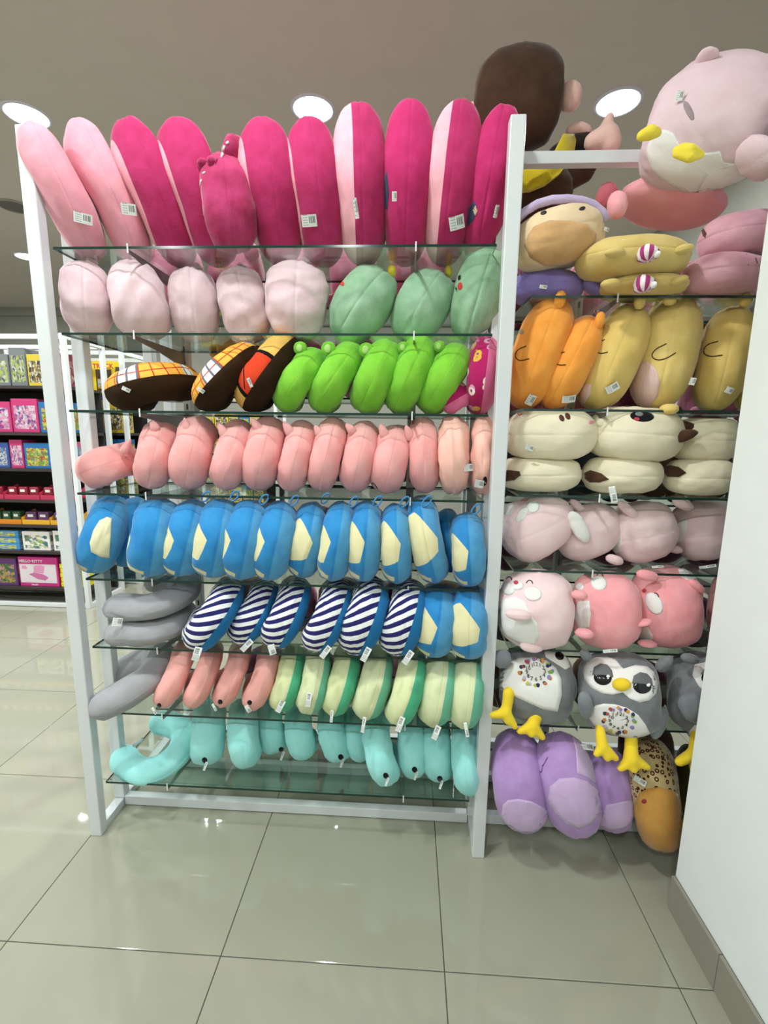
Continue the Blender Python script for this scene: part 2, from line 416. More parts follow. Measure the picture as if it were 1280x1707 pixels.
class Thing:
    """a placed plush: root, body mesh and a ray target for the parts that sit on it"""
    def __init__(s, name, X, F, UV, mat, label, cat, group=None, body='body', single=False):
        lo, hi = X.min(0), X.max(0); base = ((lo[0]+hi[0])/2, (lo[1]+hi[1])/2, lo[2])
        s.single = single
        s.root = root(name, base, label, cat, group)
        s.body = mesh_obj(body, X, F, mat, s.root, uv=UV)
        s.X = X; s.F = F; s.b = BVHTree.FromPolygons([tuple(v) for v in X], [tuple(f) for f in F])
        s.lo, s.hi = lo, hi
    def hit(s, x, y):
        d = Vector(ray(x, y)).normalized(); h = s.b.ray_cast(Vector(CAM), d)
        if h[0] is None: return None
        n = h[1]
        if n.dot(d) > 0: n = -n
        return np.array(h[0]), np.array(n)
    def near(s, x, y, cx, cy):
        for k in np.linspace(0, 1, 25):
            q = s.hit(x+(cx-x)*k, y+(cy-y)*k)
            if q: return q
        return None
    def patch(s, poly, mat, name='patch', off=.0014, dome=.0, rings=7, dens=4, parent=None, label=None):
        """a cloth panel laid on the body: outline given in picture pixels, thickness real"""
        P = np.array(poly, float); c = P.mean(0); Q = []
        for i in range(len(P)):
            a, b = P[i], P[(i+1) % len(P)]; k = max(1, int(np.linalg.norm(b-a)/dens))
            for j in range(k): Q.append(a+(b-a)*j/k)
        Q = np.array(Q); m = len(Q); V = []; skirt = []
        for r in range(rings):
            t = 1-(r/(rings-.6))
            for q in Q:
                p = c+(q-c)*t; h = s.near(p[0], p[1], c[0], c[1])
                if h is None: return None
                if r == 0: skirt.append(h[0]-h[1]*.004)
                V.append(h[0]+h[1]*(off+dome*math.sqrt(max(0, 1-t*t))))
        h = s.near(c[0], c[1], c[0]+1, c[1]+1)
        if h is None: h = (V[-1], np.array([0, -1, 0]))
        V.append(h[0]+h[1]*(off+dome)); F = []
        for r in range(rings-1):
            for j in range(m): F.append((r*m+j, r*m+(j+1) % m, (r+1)*m+(j+1) % m, (r+1)*m+j))
        for j in range(m): F.append(((rings-1)*m+j, (rings-1)*m+(j+1) % m, len(V)-1))
        n0 = len(V); V += skirt
        for j in range(m): F.append((j, n0+j, n0+(j+1) % m, (j+1) % m))
        o = mesh_obj(name, V, F, mat, s.root)
        if label: o['label'] = label
        if parent is not None: o.parent = parent
        return o
    def oval(s, x, y, w, h, ang, mat, name, off=.0012, dome=.0, parent=None, label=None):
        a = math.radians(ang); n = 18 if w > 14 else 12
        P = []
        for i in range(n):
            t = 2*PI*i/n; u, v = w/2*math.cos(t), h/2*math.sin(t)
            P.append((x+u*math.cos(a)-v*math.sin(a), y+u*math.sin(a)+v*math.cos(a)))
        return s.patch(P, mat, name, off, dome, rings=4 if w < 30 else 6, dens=50, parent=parent, label=label)
    def line(s, pts, r, mat, name='stitching', parent=None):
        P = []; Q = np.array(pts, float)
        # smooth the line
        for _ in range(2):
            if len(Q) > 2:
                N = [Q[0]]
                for i in range(len(Q)-1): N += [Q[i]*.75+Q[i+1]*.25, Q[i]*.25+Q[i+1]*.75]
                N.append(Q[-1]); Q = np.array(N)
        for p in Q:
            h = s.hit(p[0], p[1])
            if h: P.append(h[0]+h[1]*r*.3)
        if len(P) < 2: return None
        V, F = tube(P, r, 6)
        o = mesh_obj(name, V, F, mat, s.root)
        if parent is not None: o.parent = parent
        return o
    def lobe(s, top, bot, width, dY, mat, name, thick=.03, depth=None, shape=None, absY=None, label=None, parent=None, seed=3, taper=.0, pitch=0, yaw=0):
        """an ear, arm, foot or tuft: a small stuffed shape beside the body; dY is its distance behind the body's front"""
        U = g_cushion(seed, pr=.72, taper=taper, nl=12, na=20, groove=0, amp=.02)
        cx, cy = (top[0]+bot[0])/2, (top[1]+bot[1])/2
        Yc = absY if absY is not None else s.lo[1]+dY
        X, S = fit(U[0], top, bot, width, Yc, 1, rotm(rx=pitch, rz=yaw), absd=thick)
        o = mesh_obj(name, X, U[1], mat, s.root, uv=U[2])
        if label: o['label'] = label
        if parent is not None: o.parent = parent
        return o
    def tag(s, x, y, w, h, ang, dangle=None, strip=None):
        """a stiff paper price tag, slightly bent, standing off the cloth on its thread"""
        q = s.hit(x, y)
        d = ray(x, y); d = d/np.linalg.norm(d)
        if dangle is not None or q is None:
            Y = s.lo[1]+(dangle if dangle is not None else 0); c = at(x, y, Y)-np.array([0, .004, 0]); nrm = -d
        else:
            c = q[0]+q[1]*.006-d*.004; nrm = -(d)*.55+q[1]*.45; nrm /= np.linalg.norm(nrm)
        k = np.linalg.norm(c-CAM)/FPX*abs(FW@d)
        k = ((c-CAM)@FW)/FPX
        a = math.radians(ang); ax = RT*math.cos(a)-UP*math.sin(a); ax = ax-nrm*(ax@nrm); ax /= np.linalg.norm(ax)
        ay = np.cross(nrm, ax)
        V = []; F = []; UV = []
        n = 6
        for side in (0, 1):
            for i in range(n+1):
                for j in (0, 1):
                    t = i/n-.5
                    V.append(c+ax*t*w*k*.92+ay*(j-.5)*h*k*.92+nrm*((.25-t*t)*w*k*.35-side*.0005))
        def fc(i, fl): 
            b = fl*(n+1)*2; return (b+i*2, b+i*2+2, b+i*2+3, b+i*2+1)
        for i in range(n):
            F.append(fc(i, 0)); UV += [(i/n, 0), ((i+1)/n, 0), ((i+1)/n, 1), (i/n, 1)]
            F.append(fc(i, 1)[::-1]); UV += [(0, 0)]*4
        m2 = (n+1)*2
        for i in range(n):
            F.append((i*2, m2+i*2, m2+i*2+2, i*2+2)); F.append((i*2+1, i*2+3, m2+i*2+3, m2+i*2+1)); UV += [(0, 0)]*8
        F.append((0, 1, m2+1, m2)); F.append((n*2, m2+n*2, m2+n*2+1, n*2+1)); UV += [(0, 0)]*8
        return mesh_obj('price_tag', V, F, tagmat(), s.root, uv=UV, smooth=False)
# ================================================================== SETTING
def structure(o, kind='structure'):
    o['kind'] = kind; return o
X0, X1, Y0, Y1 = -4.8, 3.0, -3.339, 5.061
WX, WY = 1.8954, -0.1265
def floor_mat():
    k = NT('porcelain_tile'); oi = k.n('ShaderNodeObjectInfo')
    a = k.mix(oi.outputs['Random'], lin((158, 158, 141)), lin((164, 163, 147)))
    c = k.mix(k.noise(3.5, 4), a, lin((152, 151, 134)))
    k.l(c, k.p.inputs['Base Color']); k.p.inputs['Roughness'].default_value = .1; k.p.inputs['Specular IOR Level'].default_value = .42
    k.l(k.m_('MULTIPLY_ADD', k.noise(2.2, 3), .05, .015), k.p.inputs['Roughness'])
    return k.m
grout = plain('grout', (84, 82, 74), .9)
fl = structure(box('floor', (X0, Y0, -.06), (X1, Y1, -.003), grout))
fm = floor_mat()
def tile_mesh(w, d, h, g, mat, name):
    a = g/2; c = .002
    V = [(a, a, -h), (w-a, a, -h), (w-a, d-a, -h), (a, d-a, -h), (a, a, -c*.4), (w-a, a, -c*.4), (w-a, d-a, -c*.4), (a, d-a, -c*.4),
         (a+c, a+c, 0), (w-a-c, a+c, 0), (w-a-c, d-a-c, 0), (a+c, d-a-c, 0)]
    F = [(8, 9, 10, 11)]
    for i in range(4):
        j = (i+1) % 4; F += [(i, j, 4+j, 4+i), (4+i, 4+j, 8+j, 8+i)]
    me = bpy.data.meshes.new(name); me.from_pydata(V, [], F); me.materials.append(mat); me.update(); return me
tm = tile_mesh(.6, .6, .004, .0028, fm, 'tile')
for i in range(13):
    for j in range(14):
        t = bpy.data.objects.new('tile', tm); COL.objects.link(t); t.parent = fl; t.location = (X0+.6*i, Y0+.6*j, 0)
ceil_m = plain('ceiling_paint', (200, 192, 184), .9)
wall_m = plain('wall_paint', (238, 245, 243), .75, bump=(60, .03))
far_m = plain('far_wall_paint', (160, 160, 150), .85)
structure(box('ceiling', (X0-.1, Y0-.1, CEIL), (X1+.1, Y1+.1, CEIL+.1), ceil_m))
structure(box('wall_far', (X0-.1, Y1, 0), (X1+.1, Y1+.1, CEIL), far_m))
structure(box('wall_left', (X0-.1, Y0, 0), (X0, Y1, CEIL), far_m))
structure(box('wall_back', (X0-.1, Y0-.1, 0), (X1+.1, Y0, CEIL), far_m))
structure(box('wall_right', (WX, Y0, 0), (WX+.22, WY, CEIL), wall_m))
structure(box('wall_aisle_end', (X1, WY-.1, 0), (X1+.1, Y1, CEIL), far_m))
structure(box('trim_1', (X0, Y1-.06, CEIL-.10), (X1, Y1, CEIL), far_m))
bb = structure(box('baseboard_right', (WX-.003, Y0, 0), (WX, WY-.001, .110), grout))
bm_ = plain('baseboard_tile', (146, 141, 128), .25)
y = WY; first = True
ys = [WY, -.339]
while ys[-1] > Y0+.1: ys.append(ys[-1]-.6)
for a, b in zip(ys[:-1], ys[1:]):
    b = max(b, Y0)
    o = mesh_obj('tile', *boxV((WX-.012, b+.0015, .0), (WX-.002, a-.0005, .112)), bm_, smooth=False); o.parent = bb
    m = o.modifiers.new('bevel', 'BEVEL'); m.width = .0015; m.segments = 1

# ---- downlights and ceiling speaker
ring_m = plain('lamp_trim', (214, 212, 226), .35)
dm = NT('lamp_diffuser'); dm.p.inputs['Base Color'].default_value = (.9, .9, .9, 1)
dm.p.inputs['Emission Color'].default_value = (.95, 1, .98, 1); dm.p.inputs['Emission Strength'].default_value = 12.0
def disc(cx, cy, z, r, n=32):
    V = [(cx, cy, z)]+[(cx+r*math.cos(2*PI*i/n), cy+r*math.sin(2*PI*i/n), z) for i in range(n)]
    return V, [(0, 1+(i+1) % n, 1+i) for i in range(n)]
def ring(cx, cy, prof, n=36):
    V = []; F = []; m = len(prof)
    for i in range(n):
        a = 2*PI*i/n
        for r, z in prof: V.append((cx+r*math.cos(a), cy+r*math.sin(a), z))
    for i in range(n):
        for j in range(m-1): F.append((i*m+j, ((i+1) % n)*m+j, ((i+1) % n)*m+j+1, i*m+j+1))
    return V, F
NAMES = {(0, 1): 'round white ceiling downlight above the middle of the pink pillow row',
         (-1, 1): 'round lit ceiling downlight above the light pink pillows at the rack\'s left end',
         (1, 1): 'round lit ceiling downlight between the monkey\'s fist and the penguin plush',
         (-2, 2): 'small distant lit ceiling downlight seen left of the left rack post'}
for (x, y) in LIGHTS:
    key = (round((x-.5)/1.5), round((y-1.27)/1.93)+1)
    lab = NAMES.get(key)
    r = root('ceiling_downlight', (x, y, CEIL-.012), lab or 'round ceiling downlight, %s row from the entrance side, %s from the left' % (['first', 'second', 'third', 'fourth', 'fifth'][key[1]+1], ['first', 'second', 'third', 'fourth', 'fifth', 'sixth'][key[0]+3]), 'light', 'ceiling downlights')
    V, F = ring(x, y, [(.094, CEIL-.001), (.098, CEIL-.008), (.104, CEIL-.009), (.112, CEIL-.001)])
    mesh_obj('trim_ring', V, F, ring_m, r)
    V, F = disc(x, y, CEIL-.006, .096); mesh_obj('diffuser', V, F, dm.m, r)
sp = root('ceiling_speaker', (-1.84, 2.23, CEIL-.012), 'unlit grey round speaker grille in the ceiling left of the rack', 'speaker')
V, F = disc(-1.84, 2.23, CEIL-.006, .10); mesh_obj('grille', V, F, plain('speaker_grille', (98, 94, 88), .7), sp)
V, F = ring(-1.84, 2.23, [(.096, CEIL-.001), (.10, CEIL-.010), (.108, CEIL-.011), (.114, CEIL-.001)]); mesh_obj('rim', V, F, plain('speaker_rim', (150, 146, 138), .6), sp)

# ================================================================== DISPLAY RACK
white = plain('rack_white_paint', (214, 218, 220), .32)
steel = plain('bracket_steel', (150, 146, 148), .35, metal=.8)
edge = plain('glass_edge', (18, 52, 44), .12)
RW, RH, PW = 1.3575, 2.1996, .040
RX2 = 2.62
ZS_L = [1.909, 1.675, 1.452, 1.199, .921, .687, .450, .183]
ZS_R = [1.776, 1.470, 1.220, .989, .733, .472]
rack = root('display_rack', (RW/2, .36, 0), 'tall white metal double-sided display rack with glass shelves full of plush', 'rack')
PP = .040
for x in (0, RW-PW, RX2-PW):
    for ypos, w in ((0, PW), (.137, PW), (.543, PW), (.68, PW)):
        box('post', (x, ypos, .0 if ypos in (0, .68) else .032), (x+w, ypos+.034, RH if ypos in (0, .68) else RH-.02), white, rack, .003)
    box('foot_bar', (x+.003, .034, .0), (x+PW-.003, .68, .030), white, rack, .002)
    box('top_end_bar', (x+.003, .034, RH-.034), (x+PW-.003, .68, RH-.002), white, rack, .002)
for a, b in ((PW, RW-PW), (RW, RX2-PW)):
    for yy in (.137, .549):
        box('bottom_rail', (a, yy, .004), (b, yy+.028, .040), white, rack, .002)
        if yy < .3: box('top_rail', (a, yy, RH-.045), (b, yy+.03, RH-.012), white, rack, .002)
    for yy in (.345,):
        box('center_rail', (a, yy, .004), (b, yy+.028, .036), white, rack, .002)
GT = .007
def glass_shelf(xa, xb, ya, yb, z):
    V, F = boxV((xa, ya, z-GT), (xb, yb, z))
    return mesh_obj('glass_shelf', V, F, [glassmat(), edge], rack, smooth=False, midx=[0, 0, 1, 1, 1, 1])
def bracket(x, z, sgn=-1):
    y0 = .345 if sgn < 0 else .373; L = .305
    t = .0016
    prof = [(0, z-GT-.001), (L, z-GT-.001), (L, z-GT-.012), (L*.6, z-GT-.024), (.02, z-GT-.052), (0, z-GT-.052)]
    V = [(x-t, y0+sgn*a, c) for a, c in prof]+[(x+t, y0+sgn*a, c) for a, c in prof]; n = len(prof)
    F = [tuple(range(n)), tuple(range(2*n-1, n-1, -1))]+[(i, i+n, (i+1) % n+n, (i+1) % n) for i in range(n)]
    b = mesh_obj('bracket', V, F, steel, rack, smooth=False)
    c = box('clip', (x-.002, y0+sgn*(L+.0035)-.0015, z-GT-.012), (x+.002, y0+sgn*(L+.0035)+.0015, z+.006), plain('clip_white', (224, 226, 226), .3), rack, .0005)
    c.parent = b
def upright(x):
    o = box('slotted_upright', (x-.014, .345, .036), (x+.014, .373, RH-.16), white, rack, .002)
    V = []; F = []
    n = 40
    for i in range(n):
        z = .12+i*.05
        v, f = boxV((x-.003, .3435, z), (x+.003, .3452, z+.02)); F += [tuple(q+len(V) for q in g) for g in f]; V += v
    s = mesh_obj('slots', V, F, plain('slot_dark', (60, 58, 60), .8), rack, smooth=False); s.parent = o
bxl = at(255, 975, .04)[0]; bxr = at(690, 552, .04)[0]; bx3 = at(1012, 681, .04)[0]
UPX = [bxl, bxr, bx3, bx3+.6]
for x in UPX: upright(x)
for z in ZS_L:
    glass_shelf(.045, 1.305, .040, .345, z)
    for x in UPX[:2]: bracket(x, z)
for z in ZS_R:
    glass_shelf(1.405, 2.56, .040, .345, z)
    for x in UPX[2:]: bracket(x, z)
# the far side of the rack
for z in (1.83, 1.52, 1.20, .88, .56, .25):
    glass_shelf(.045, 1.305, .373, .66, z)
    for x in UPX[:2]: bracket(x, z, 1)
for z in (1.76, 1.45, 1.15, .85, .55, .25):
    glass_shelf(1.405, 2.56, .373, .66, z)
    for x in UPX[2:]: bracket(x, z, 1)
# ================================================================== PLUSH: LEFT BAY
RN = ['top glass shelf', 'second glass shelf', 'third glass shelf', 'fourth glass shelf', 'fifth glass shelf', 'sixth glass shelf', 'seventh glass shelf', 'lowest glass shelf']
ORD = ['leftmost', 'second from left', 'third from left', 'fourth from left', 'fifth from left', 'sixth from left', 'seventh from left', 'eighth from left', 'ninth from left', 'tenth from left', 'eleventh from left', 'twelfth from left', 'thirteenth from left']
SEED = [10]
def pil(name, kind, row, top, bot, w, mat, label, cat='neck pillow', group=None, Yf=.05, lo=-.10, hi=.18, Rb=None, zs=None, body='body', absd=None, fixY=None, yaw=.85, backY=.343, post=None, **kw):
    SEED[0] += 1
    if row in (5, 6, 7) and kind == 'u' and zs is None: w *= 1.1
    if kind == 'u':
        V, F, UV, dep = g_u(SEED[0], **kw)
    else:
        D = kw.pop('D', .9); V, F, UV = g_cushion(SEED[0], **kw); dep = D
    z = zs if zs is not None else ZS_L[row]
    ang = math.atan2(top[0]-bot[0], bot[1]-top[1]); d = ray((top[0]+bot[0])/2, (top[1]+bot[1])/2)
    if Rb is None: Rb = rotm(rz=-math.atan2(d[0], d[1])*yaw*math.cos(ang)**2)
    for _ in range(6):
        if fixY is not None: X, S = fit(V, top, bot, w, fixY, dep, Rb, absd); break
        X, S = settle(V, top, bot, w, z, dep, Rb, absd=absd, Yf=Yf, lo=lo, hi=hi)
        over = X[:, 1].max()-backY
        if over <= 0: break
        absd = S[1]*max(.35, 1-(over+.002)/(X[:, 1].max()-X[:, 1].min()))
    if post: X = post(X)
    return Thing(name, X, F, UV, mat, label, cat, group, body)
pinkL = plush('cloth_light_pink', (240, 162, 178), seam=True)
pinkD = plush('cloth_magenta', (190, 56, 108), seam=True, nap=.25)
two_a = twotone('cloth_two_pinks', (246, 184, 196), (188, 54, 108), -.18, nap=.16)
two_b = twotone('cloth_pink_edge', (244, 172, 186), (188, 54, 108), -.62, nap=.16)
hot = plush('cloth_hot_pink', (206, 44, 112), seam=True, nap=.16)
G1 = 'tall round cushions standing on the top shelf'
CR = dict(pr=.58, square=2.05, amp=.006, D=.98, nl=34, na=64)
r1 = []
row1 = [((58, 208), (134, 448), 76, pinkL, 'light pink velvet round cushion leaning at the far left end of the top shelf', .014, 'u'),
        ((139, 209), (206, 452), 68, pinkL, 'light pink velvet round cushion with a tag, second on the top shelf', .012, 0),
        ((220, 208), (281, 456), 76, two_b, 'dark pink round cushion right beside the two light pink ones on the top shelf', .010, 0),
        ((300, 208), (347, 456), 82, two_b, 'dark pink round cushion left of the bow cushion, white tag at its middle', .010, 0),
        ((441, 211), (454, 450), 82, two_b, 'dark pink round cushion directly right of the bow cushion', .010, 0),
        ((515, 207), (530, 446), 75, two_b, 'dark pink round cushion with a big barcode tag, seventh thing along the top shelf', .012, 0),
        ((598, 187), (597, 450), 79, two_a, 'round cushion half light pink and half dark pink above the green cactus plush', .010, 0),
        ((683, 182), (669, 452), 73, hot, 'hot pink round cushion with a tiny white tag, third from the middle post', .014, 0),
        ((765, 182), (736, 450), 76, two_a, 'round cushion with light pink face and dark pink back, second from the middle post', .012, 0),
        ((836, 189), (796, 446), 66, hot, 'narrow hot pink round cushion squeezed against the middle post on the top shelf', .018, 0)]
def under_rail(X):
    """the cushions lean out under the top rail: feet pushed deep, heads squeezed in front of the rail"""
    z0, z1 = X[:, 2].min(), X[:, 2].max(); X = X.copy()
    X[:, 2] = ZS_L[0]+.001+(X[:, 2]-z0)*(z1-ZS_L[0]-.001)/(z1-z0)
    X[:, 1] += .085*(1-(X[:, 2]-ZS_L[0])/(z1-ZS_L[0]))
    y0 = X[:, 1].min(); s = np.clip((X[:, 2]-2.02)/.11, 0, 1); s = s*s*(3-2*s)
    k = (.134-y0)/(X[:, 1].max()-y0); X[:, 1] = y0+(X[:, 1]-y0)*(1-s*(1-k))
    return X
for top, bot, w, m, lab, wr, _ in row1:
    bot = (bot[0], bot[1]-12); w = w*1.13; bot = (bot[0]+(4 if r1 else -8), bot[1]); top = (top[0]+(2 if r1 else -4), top[1]-3)
    t = pil('round_cushion', 'c', 0, top, bot, w, m, lab, 'cushion', G1, fixY=(.055 if not r1 else .125), absd=.25, post=under_rail, wr=wr*.7, **CR); r1.append(t)
for i, (x, y, w, h, a) in zip((1, 2, 3, 4, 5, 6, 7, 8, 9), ((140, 365, 29, 17, 14), (216, 350, 24, 18, 8), (295, 347, 18, 26, -35), (423, 378, 5, 30, -8), (517, 367, 28, 19, -4), (594, 347, 7, 32, -10), (659, 327, 9, 15, 0), (760, 370, 27, 22, -18), (825, 352, 7, 20, 10))):
    r1[i].tag(x, y, w, h, a)
# dark printed edge showing on the face side of two cushions
navy = plush('cloth_navy_print', (60, 74, 110)); skin = plush('cloth_peach', (224, 190, 160)); whiteP = plush('cloth_white', (234, 234, 230), nap=.08)
r1[7].patch([(640, 300), (645, 285), (648, 320), (646, 350), (641, 345)], navy, 'printed_edge')
r1[9].patch([(783, 345), (790, 335), (795, 345), (790, 365), (780, 378), (778, 370)], navy, 'printed_edge')
r1[9].patch([(788, 350), (793, 342), (796, 352), (792, 360)], skin, 'printed_spot')
# bow shaped cushion
t = pil('bow_cushion', 'c', 0, (372, 282), (392, 452), 88, pinkD, 'dark pink bow-shaped cushion with white stitched rim and knot, between two round cushions', 'cushion', None, fixY=.10, absd=.17, post=lambda X: X*np.array([1, 1, 1])+np.array([0, 0, ZS_L[0]+.001-X[:, 2].min()]), pr=.5, square=2.1, D=.8, wr=.01, nl=32, na=60)
t.lobe((406, 228), (384, 300), 60, .11, pinkD, 'upper_lobe', thick=.16, seed=5)
t.lobe((338, 262), (342, 289), 22, .035, pinkD, 'bow_knot', thick=.05, seed=6)
t.lobe((356, 259), (355, 288), 22, .03, pinkD, 'bow_knot', thick=.06, seed=7)
t.lobe((367, 264), (363, 290), 12, .035, pinkD, 'bow_knot', thick=.05, seed=8)
for a, b in (((332, 300), (330, 309)), ((328, 316), (327, 325)), ((327, 333), (327, 342)), ((329, 350), (331, 359)), ((332, 366), (335, 375)), ((337, 382), (340, 391)), ((342, 397), (346, 405)), ((334, 290), (338, 287))):
    t.line([(a[0]+4, a[1]), (b[0]+4, b[1])], .0022, whiteP, 'white_stitch')
for a, b in (((371, 255), (369, 263)), ((374, 243), (372, 250)), ((381, 236), (377, 240))):
    V, F = tube([at(a[0], a[1], t.lo[1]+.03), at(b[0], b[1], t.lo[1]+.03)], .003, 6); mesh_obj('white_stitch', V, F, whiteP, t.root)

# ---- second shelf: pale pink and green soft toys with their backs to the aisle
pale = plush('cloth_pale_pink', (228, 198, 204), nap=.14); cact = plush('cloth_sage_green', (160, 198, 164), nap=.24, sheen=.5)
yel = plush('cloth_yellow_tuft', (232, 206, 60)); black = plain('embroidery_black', (22, 20, 22), .6); red = plush('cloth_red_cheek', (222, 60, 50), nap=.02)
G2 = 'pale pink egg-shaped plush'
pp = [((141, 434), (147, 566), 92, 0.0), ((216, 431), (246, 571), 98, -.1), ((317, 444), (330, 574), 84, .04), ((392, 444), (420, 575), 82, 0), ((497, 434), (491, 573), 108, .12)]
LB = ['pale pink egg-shaped plush at the left end of the second shelf', 'pale pink egg-shaped plush, second along the second shelf, rather wide', 'pale pink egg-shaped plush in the middle of five on the second shelf', 'pale pink egg-shaped plush leaning left against its neighbour, fourth on the second shelf', 'largest pale pink egg-shaped plush, next to the green ones']
for (a, b, w, tp), lb in zip(pp, LB):
    t = pil('egg_plush', 'c', 1, a, b, w, pale, lb, 'plush toy', G2, pr=.56, square=2.15, taper=-tp, D=.85, groove=.022, amp=.016, lo=.0)
    cx = (a[0]+b[0])/2
    t.lobe((a[0]+4, a[1]-4), (a[0]+22, a[1]+8), 12, .12, pale, 'ear', thick=.05)
gg = [((646, 450), (562, 566), 100, 'sage green plush with a yellow tuft, leftmost of the three green ones', (653, 441), (653, 462), 15),
      ((738, 453), (668, 570), 92, 'sage green plush with a yellow tuft, middle one, partly hidden by its neighbours', (746, 443), (750, 462), 12),
      ((826, 407), (776, 574), 92, 'sage green plush with red cheek and eye, tallest, beside the middle post', (829, 397), (829, 410), 12)]
for i, (a, b, w, lb, e0, e1, ew) in enumerate(gg):
    t = pil('cactus_plush', 'c', 1, a, b, w, cact, lb, 'plush toy', None, pr=.7, square=1.95, taper=-.05, D=.8, groove=.02, amp=.012, lo=.0)
    f = t.lobe(e0, e1, ew, .08, yel, 'tuft', thick=.03)
    t.lobe((e0[0]+3, e0[1]+8), (e0[0]+1, e0[1]+22), 8, .085, yel, 'tuft', thick=.02, seed=9)
    if i == 0: t.oval(570, 472, 7, 10, -30, red, 'cheek')
    if i == 2:
        t.oval(766, 463, 4.5, 9, 10, black, 'eye', dome=.001); t.oval(767, 477, 8, 13, 10, red, 'cheek'); t.line([(759, 478), (760, 484), (762, 478), (761, 486)], .0012, black, 'mouth')
        t.tag(806, 555, 15, 11, -35)

# ---- third shelf
G3 = 'bright green neck pillows'
pl = plaid('cloth_plaid'); sus = suspender('cloth_orange_band'); lime = plush('cloth_lime', (128, 204, 52), seam=True, nap=.18, sheen=.3)
t = pil('neck_pillow', 'u', 2, (335, 628), (176, 668), 80, pl, 'yellow plaid and brown neck pillow lying almost flat at the third shelf\'s left end', group=None,  Yf=.03); t.tag(212, 649, 14, 7, 28)
t = pil('neck_pillow', 'u', 2, (430, 580), (328, 686), 76, pl, 'yellow plaid and brown neck pillow tilted diagonally, in front of the orange banded one',  Yf=.03); t.tag(337, 650, 13, 7, 40)
t = pil('neck_pillow', 'u', 2, (490, 570), (404, 690), 76, sus, 'brown neck pillow with orange-red band and black cord print',  Yf=.03); t.tag(418, 637, 6, 17, -20)
gl = [((534, 590), (464, 690), 62, (500, 580), 20), ((597, 580), (524, 691), 64, (547, 581), 22), ((656, 574), (598, 692), 66, (610, 583), 22), ((712, 568), (654, 694), 63, (672, 579), 18), ((774, 580), (704, 692), 62, (732, 577), 17)]
for i, (a, b, w, e, ew) in enumerate(gl):
    t = pil('neck_pillow', 'u', 2, a, b, w, lime, ['bright green neck pillow touching the brown one, leftmost of the five green ones', 'bright green neck pillow, second of the five green ones', 'bright green neck pillow in the middle of the five green ones', 'bright green neck pillow, fourth of five, standing tallest and most upright', 'bright green neck pillow, rightmost of five, leaning over the small printed one'][i], group=G3, Yf=.04)
    eo = t.lobe((e[0], e[1]-ew*.55), (e[0]+1, e[1]+ew*.6), ew*1.1, .05, lime, 'ear', thick=.022)
    sh = t.lobe((e[0]-1, e[1]-ew*.34), (e[0]-1, e[1]+ew*.34), ew*.5, .038, plush('cloth_lime_inner', (176, 220, 120)), 'ear_inner', thick=.008, parent=eo)
prn = printed('cloth_pink_print')
t = pil('neck_pillow', 'u', 2, (813, 561), (797, 695), 54, prn, 'magenta neck pillow with pastel print and plain pink back, against the middle post',  Yf=.03)
t = pil('neck_pillow', 'u', 2, (782, 660), (735, 688), 44, prn, 'small magenta printed neck pillow lying behind the lime one, pink ear up',  Yf=.07)
t.lobe((783, 662), (766, 660), 12, .02, plush('cloth_soft_pink', (240, 150, 170)), 'ear', thick=.015)

# ---- fourth shelf: pig pillows
pig = plush('cloth_pig_pink', (248, 174, 172), seam=True, nap=.16); pigi = plush('cloth_pig_ear', (244, 172, 172)); sal = plush('cloth_salmon', (252, 192, 176), nap=.06, sheen=.2)
pg = [((232, 756), (128, 796), 66, (218, 732), (200, 752), 12), ((272, 706), (247, 821), 66, (252, 700), (258, 715), 13), ((335, 701), (306, 824), 72, (307, 696), (311, 716), 11), ((404, 705), (370, 822), 60, (364, 704), (375, 728), 13),
      ((454, 700), (424, 824), 64, (418, 697), (432, 714), 12), ((509, 706), (480, 825), 54, (472, 702), (484, 722), 13), ((561, 703), (530, 826), 54, (524, 709), (534, 725), 12), ((612, 704), (586, 824), 56, (576, 706), (588, 718), 12),
      ((664, 716), (638, 829), 60, (634, 706), (640, 727), 13), ((703, 702), (709, 830), 52, (676, 708), (684, 731), 12)]
PL = ['pink neck pillow lying on its side at the left end of the fourth shelf', 'pink ear-topped neck pillow right beside the one lying on its side', 'widest pink ear-topped neck pillow, third on the fourth shelf', 'pink ear-topped neck pillow, fourth on the fourth shelf, leaning right', 'pink ear-topped neck pillow, fifth on the fourth shelf', 'pink ear-topped neck pillow, sixth on the fourth shelf', 'pink ear-topped neck pillow, seventh on the fourth shelf', 'pink ear-topped neck pillow, eighth on the fourth shelf', 'pink ear-topped neck pillow with a small stitched smile near its foot', 'pink ear-topped neck pillow standing upright beside the salmon ones']
for i, (a, b, w, e0, e1, ew) in enumerate(pg):
    t = pil('neck_pillow', 'u', 3, a, b, w, pig, PL[i], group='pink ear-topped neck pillows', Yf=.045)
    t.lobe((e0[0], e0[1]), (e1[0]+3, e1[1]+5), ew+3, .045, pigi, 'ear', thick=.022, taper=.4)
    if i == 8: t.line([(619, 810), (621, 804), (626, 808), (629, 814)], .0015, black, 'stitched_smile')
t = pil('neck_pillow', 'u', 3, (755, 699), (757, 833), 54, sal, 'smooth salmon neck pillow with barcode tag, left one of the pair by the post', Yf=.02, amp=.02); t.tag(778, 779, 19, 13, -2); 
t = pil('neck_pillow', 'u', 3, (805, 699), (803, 835), 43, sal, 'smooth salmon neck pillow with black-ended tag, pressed against the middle post', Yf=.03, amp=.02); t.tag(800, 804, 16, 15, 6)
bk = plush('cloth_black', (20, 20, 24)); t.oval(808, 802, 7, 16, 6, bk, 'loop')

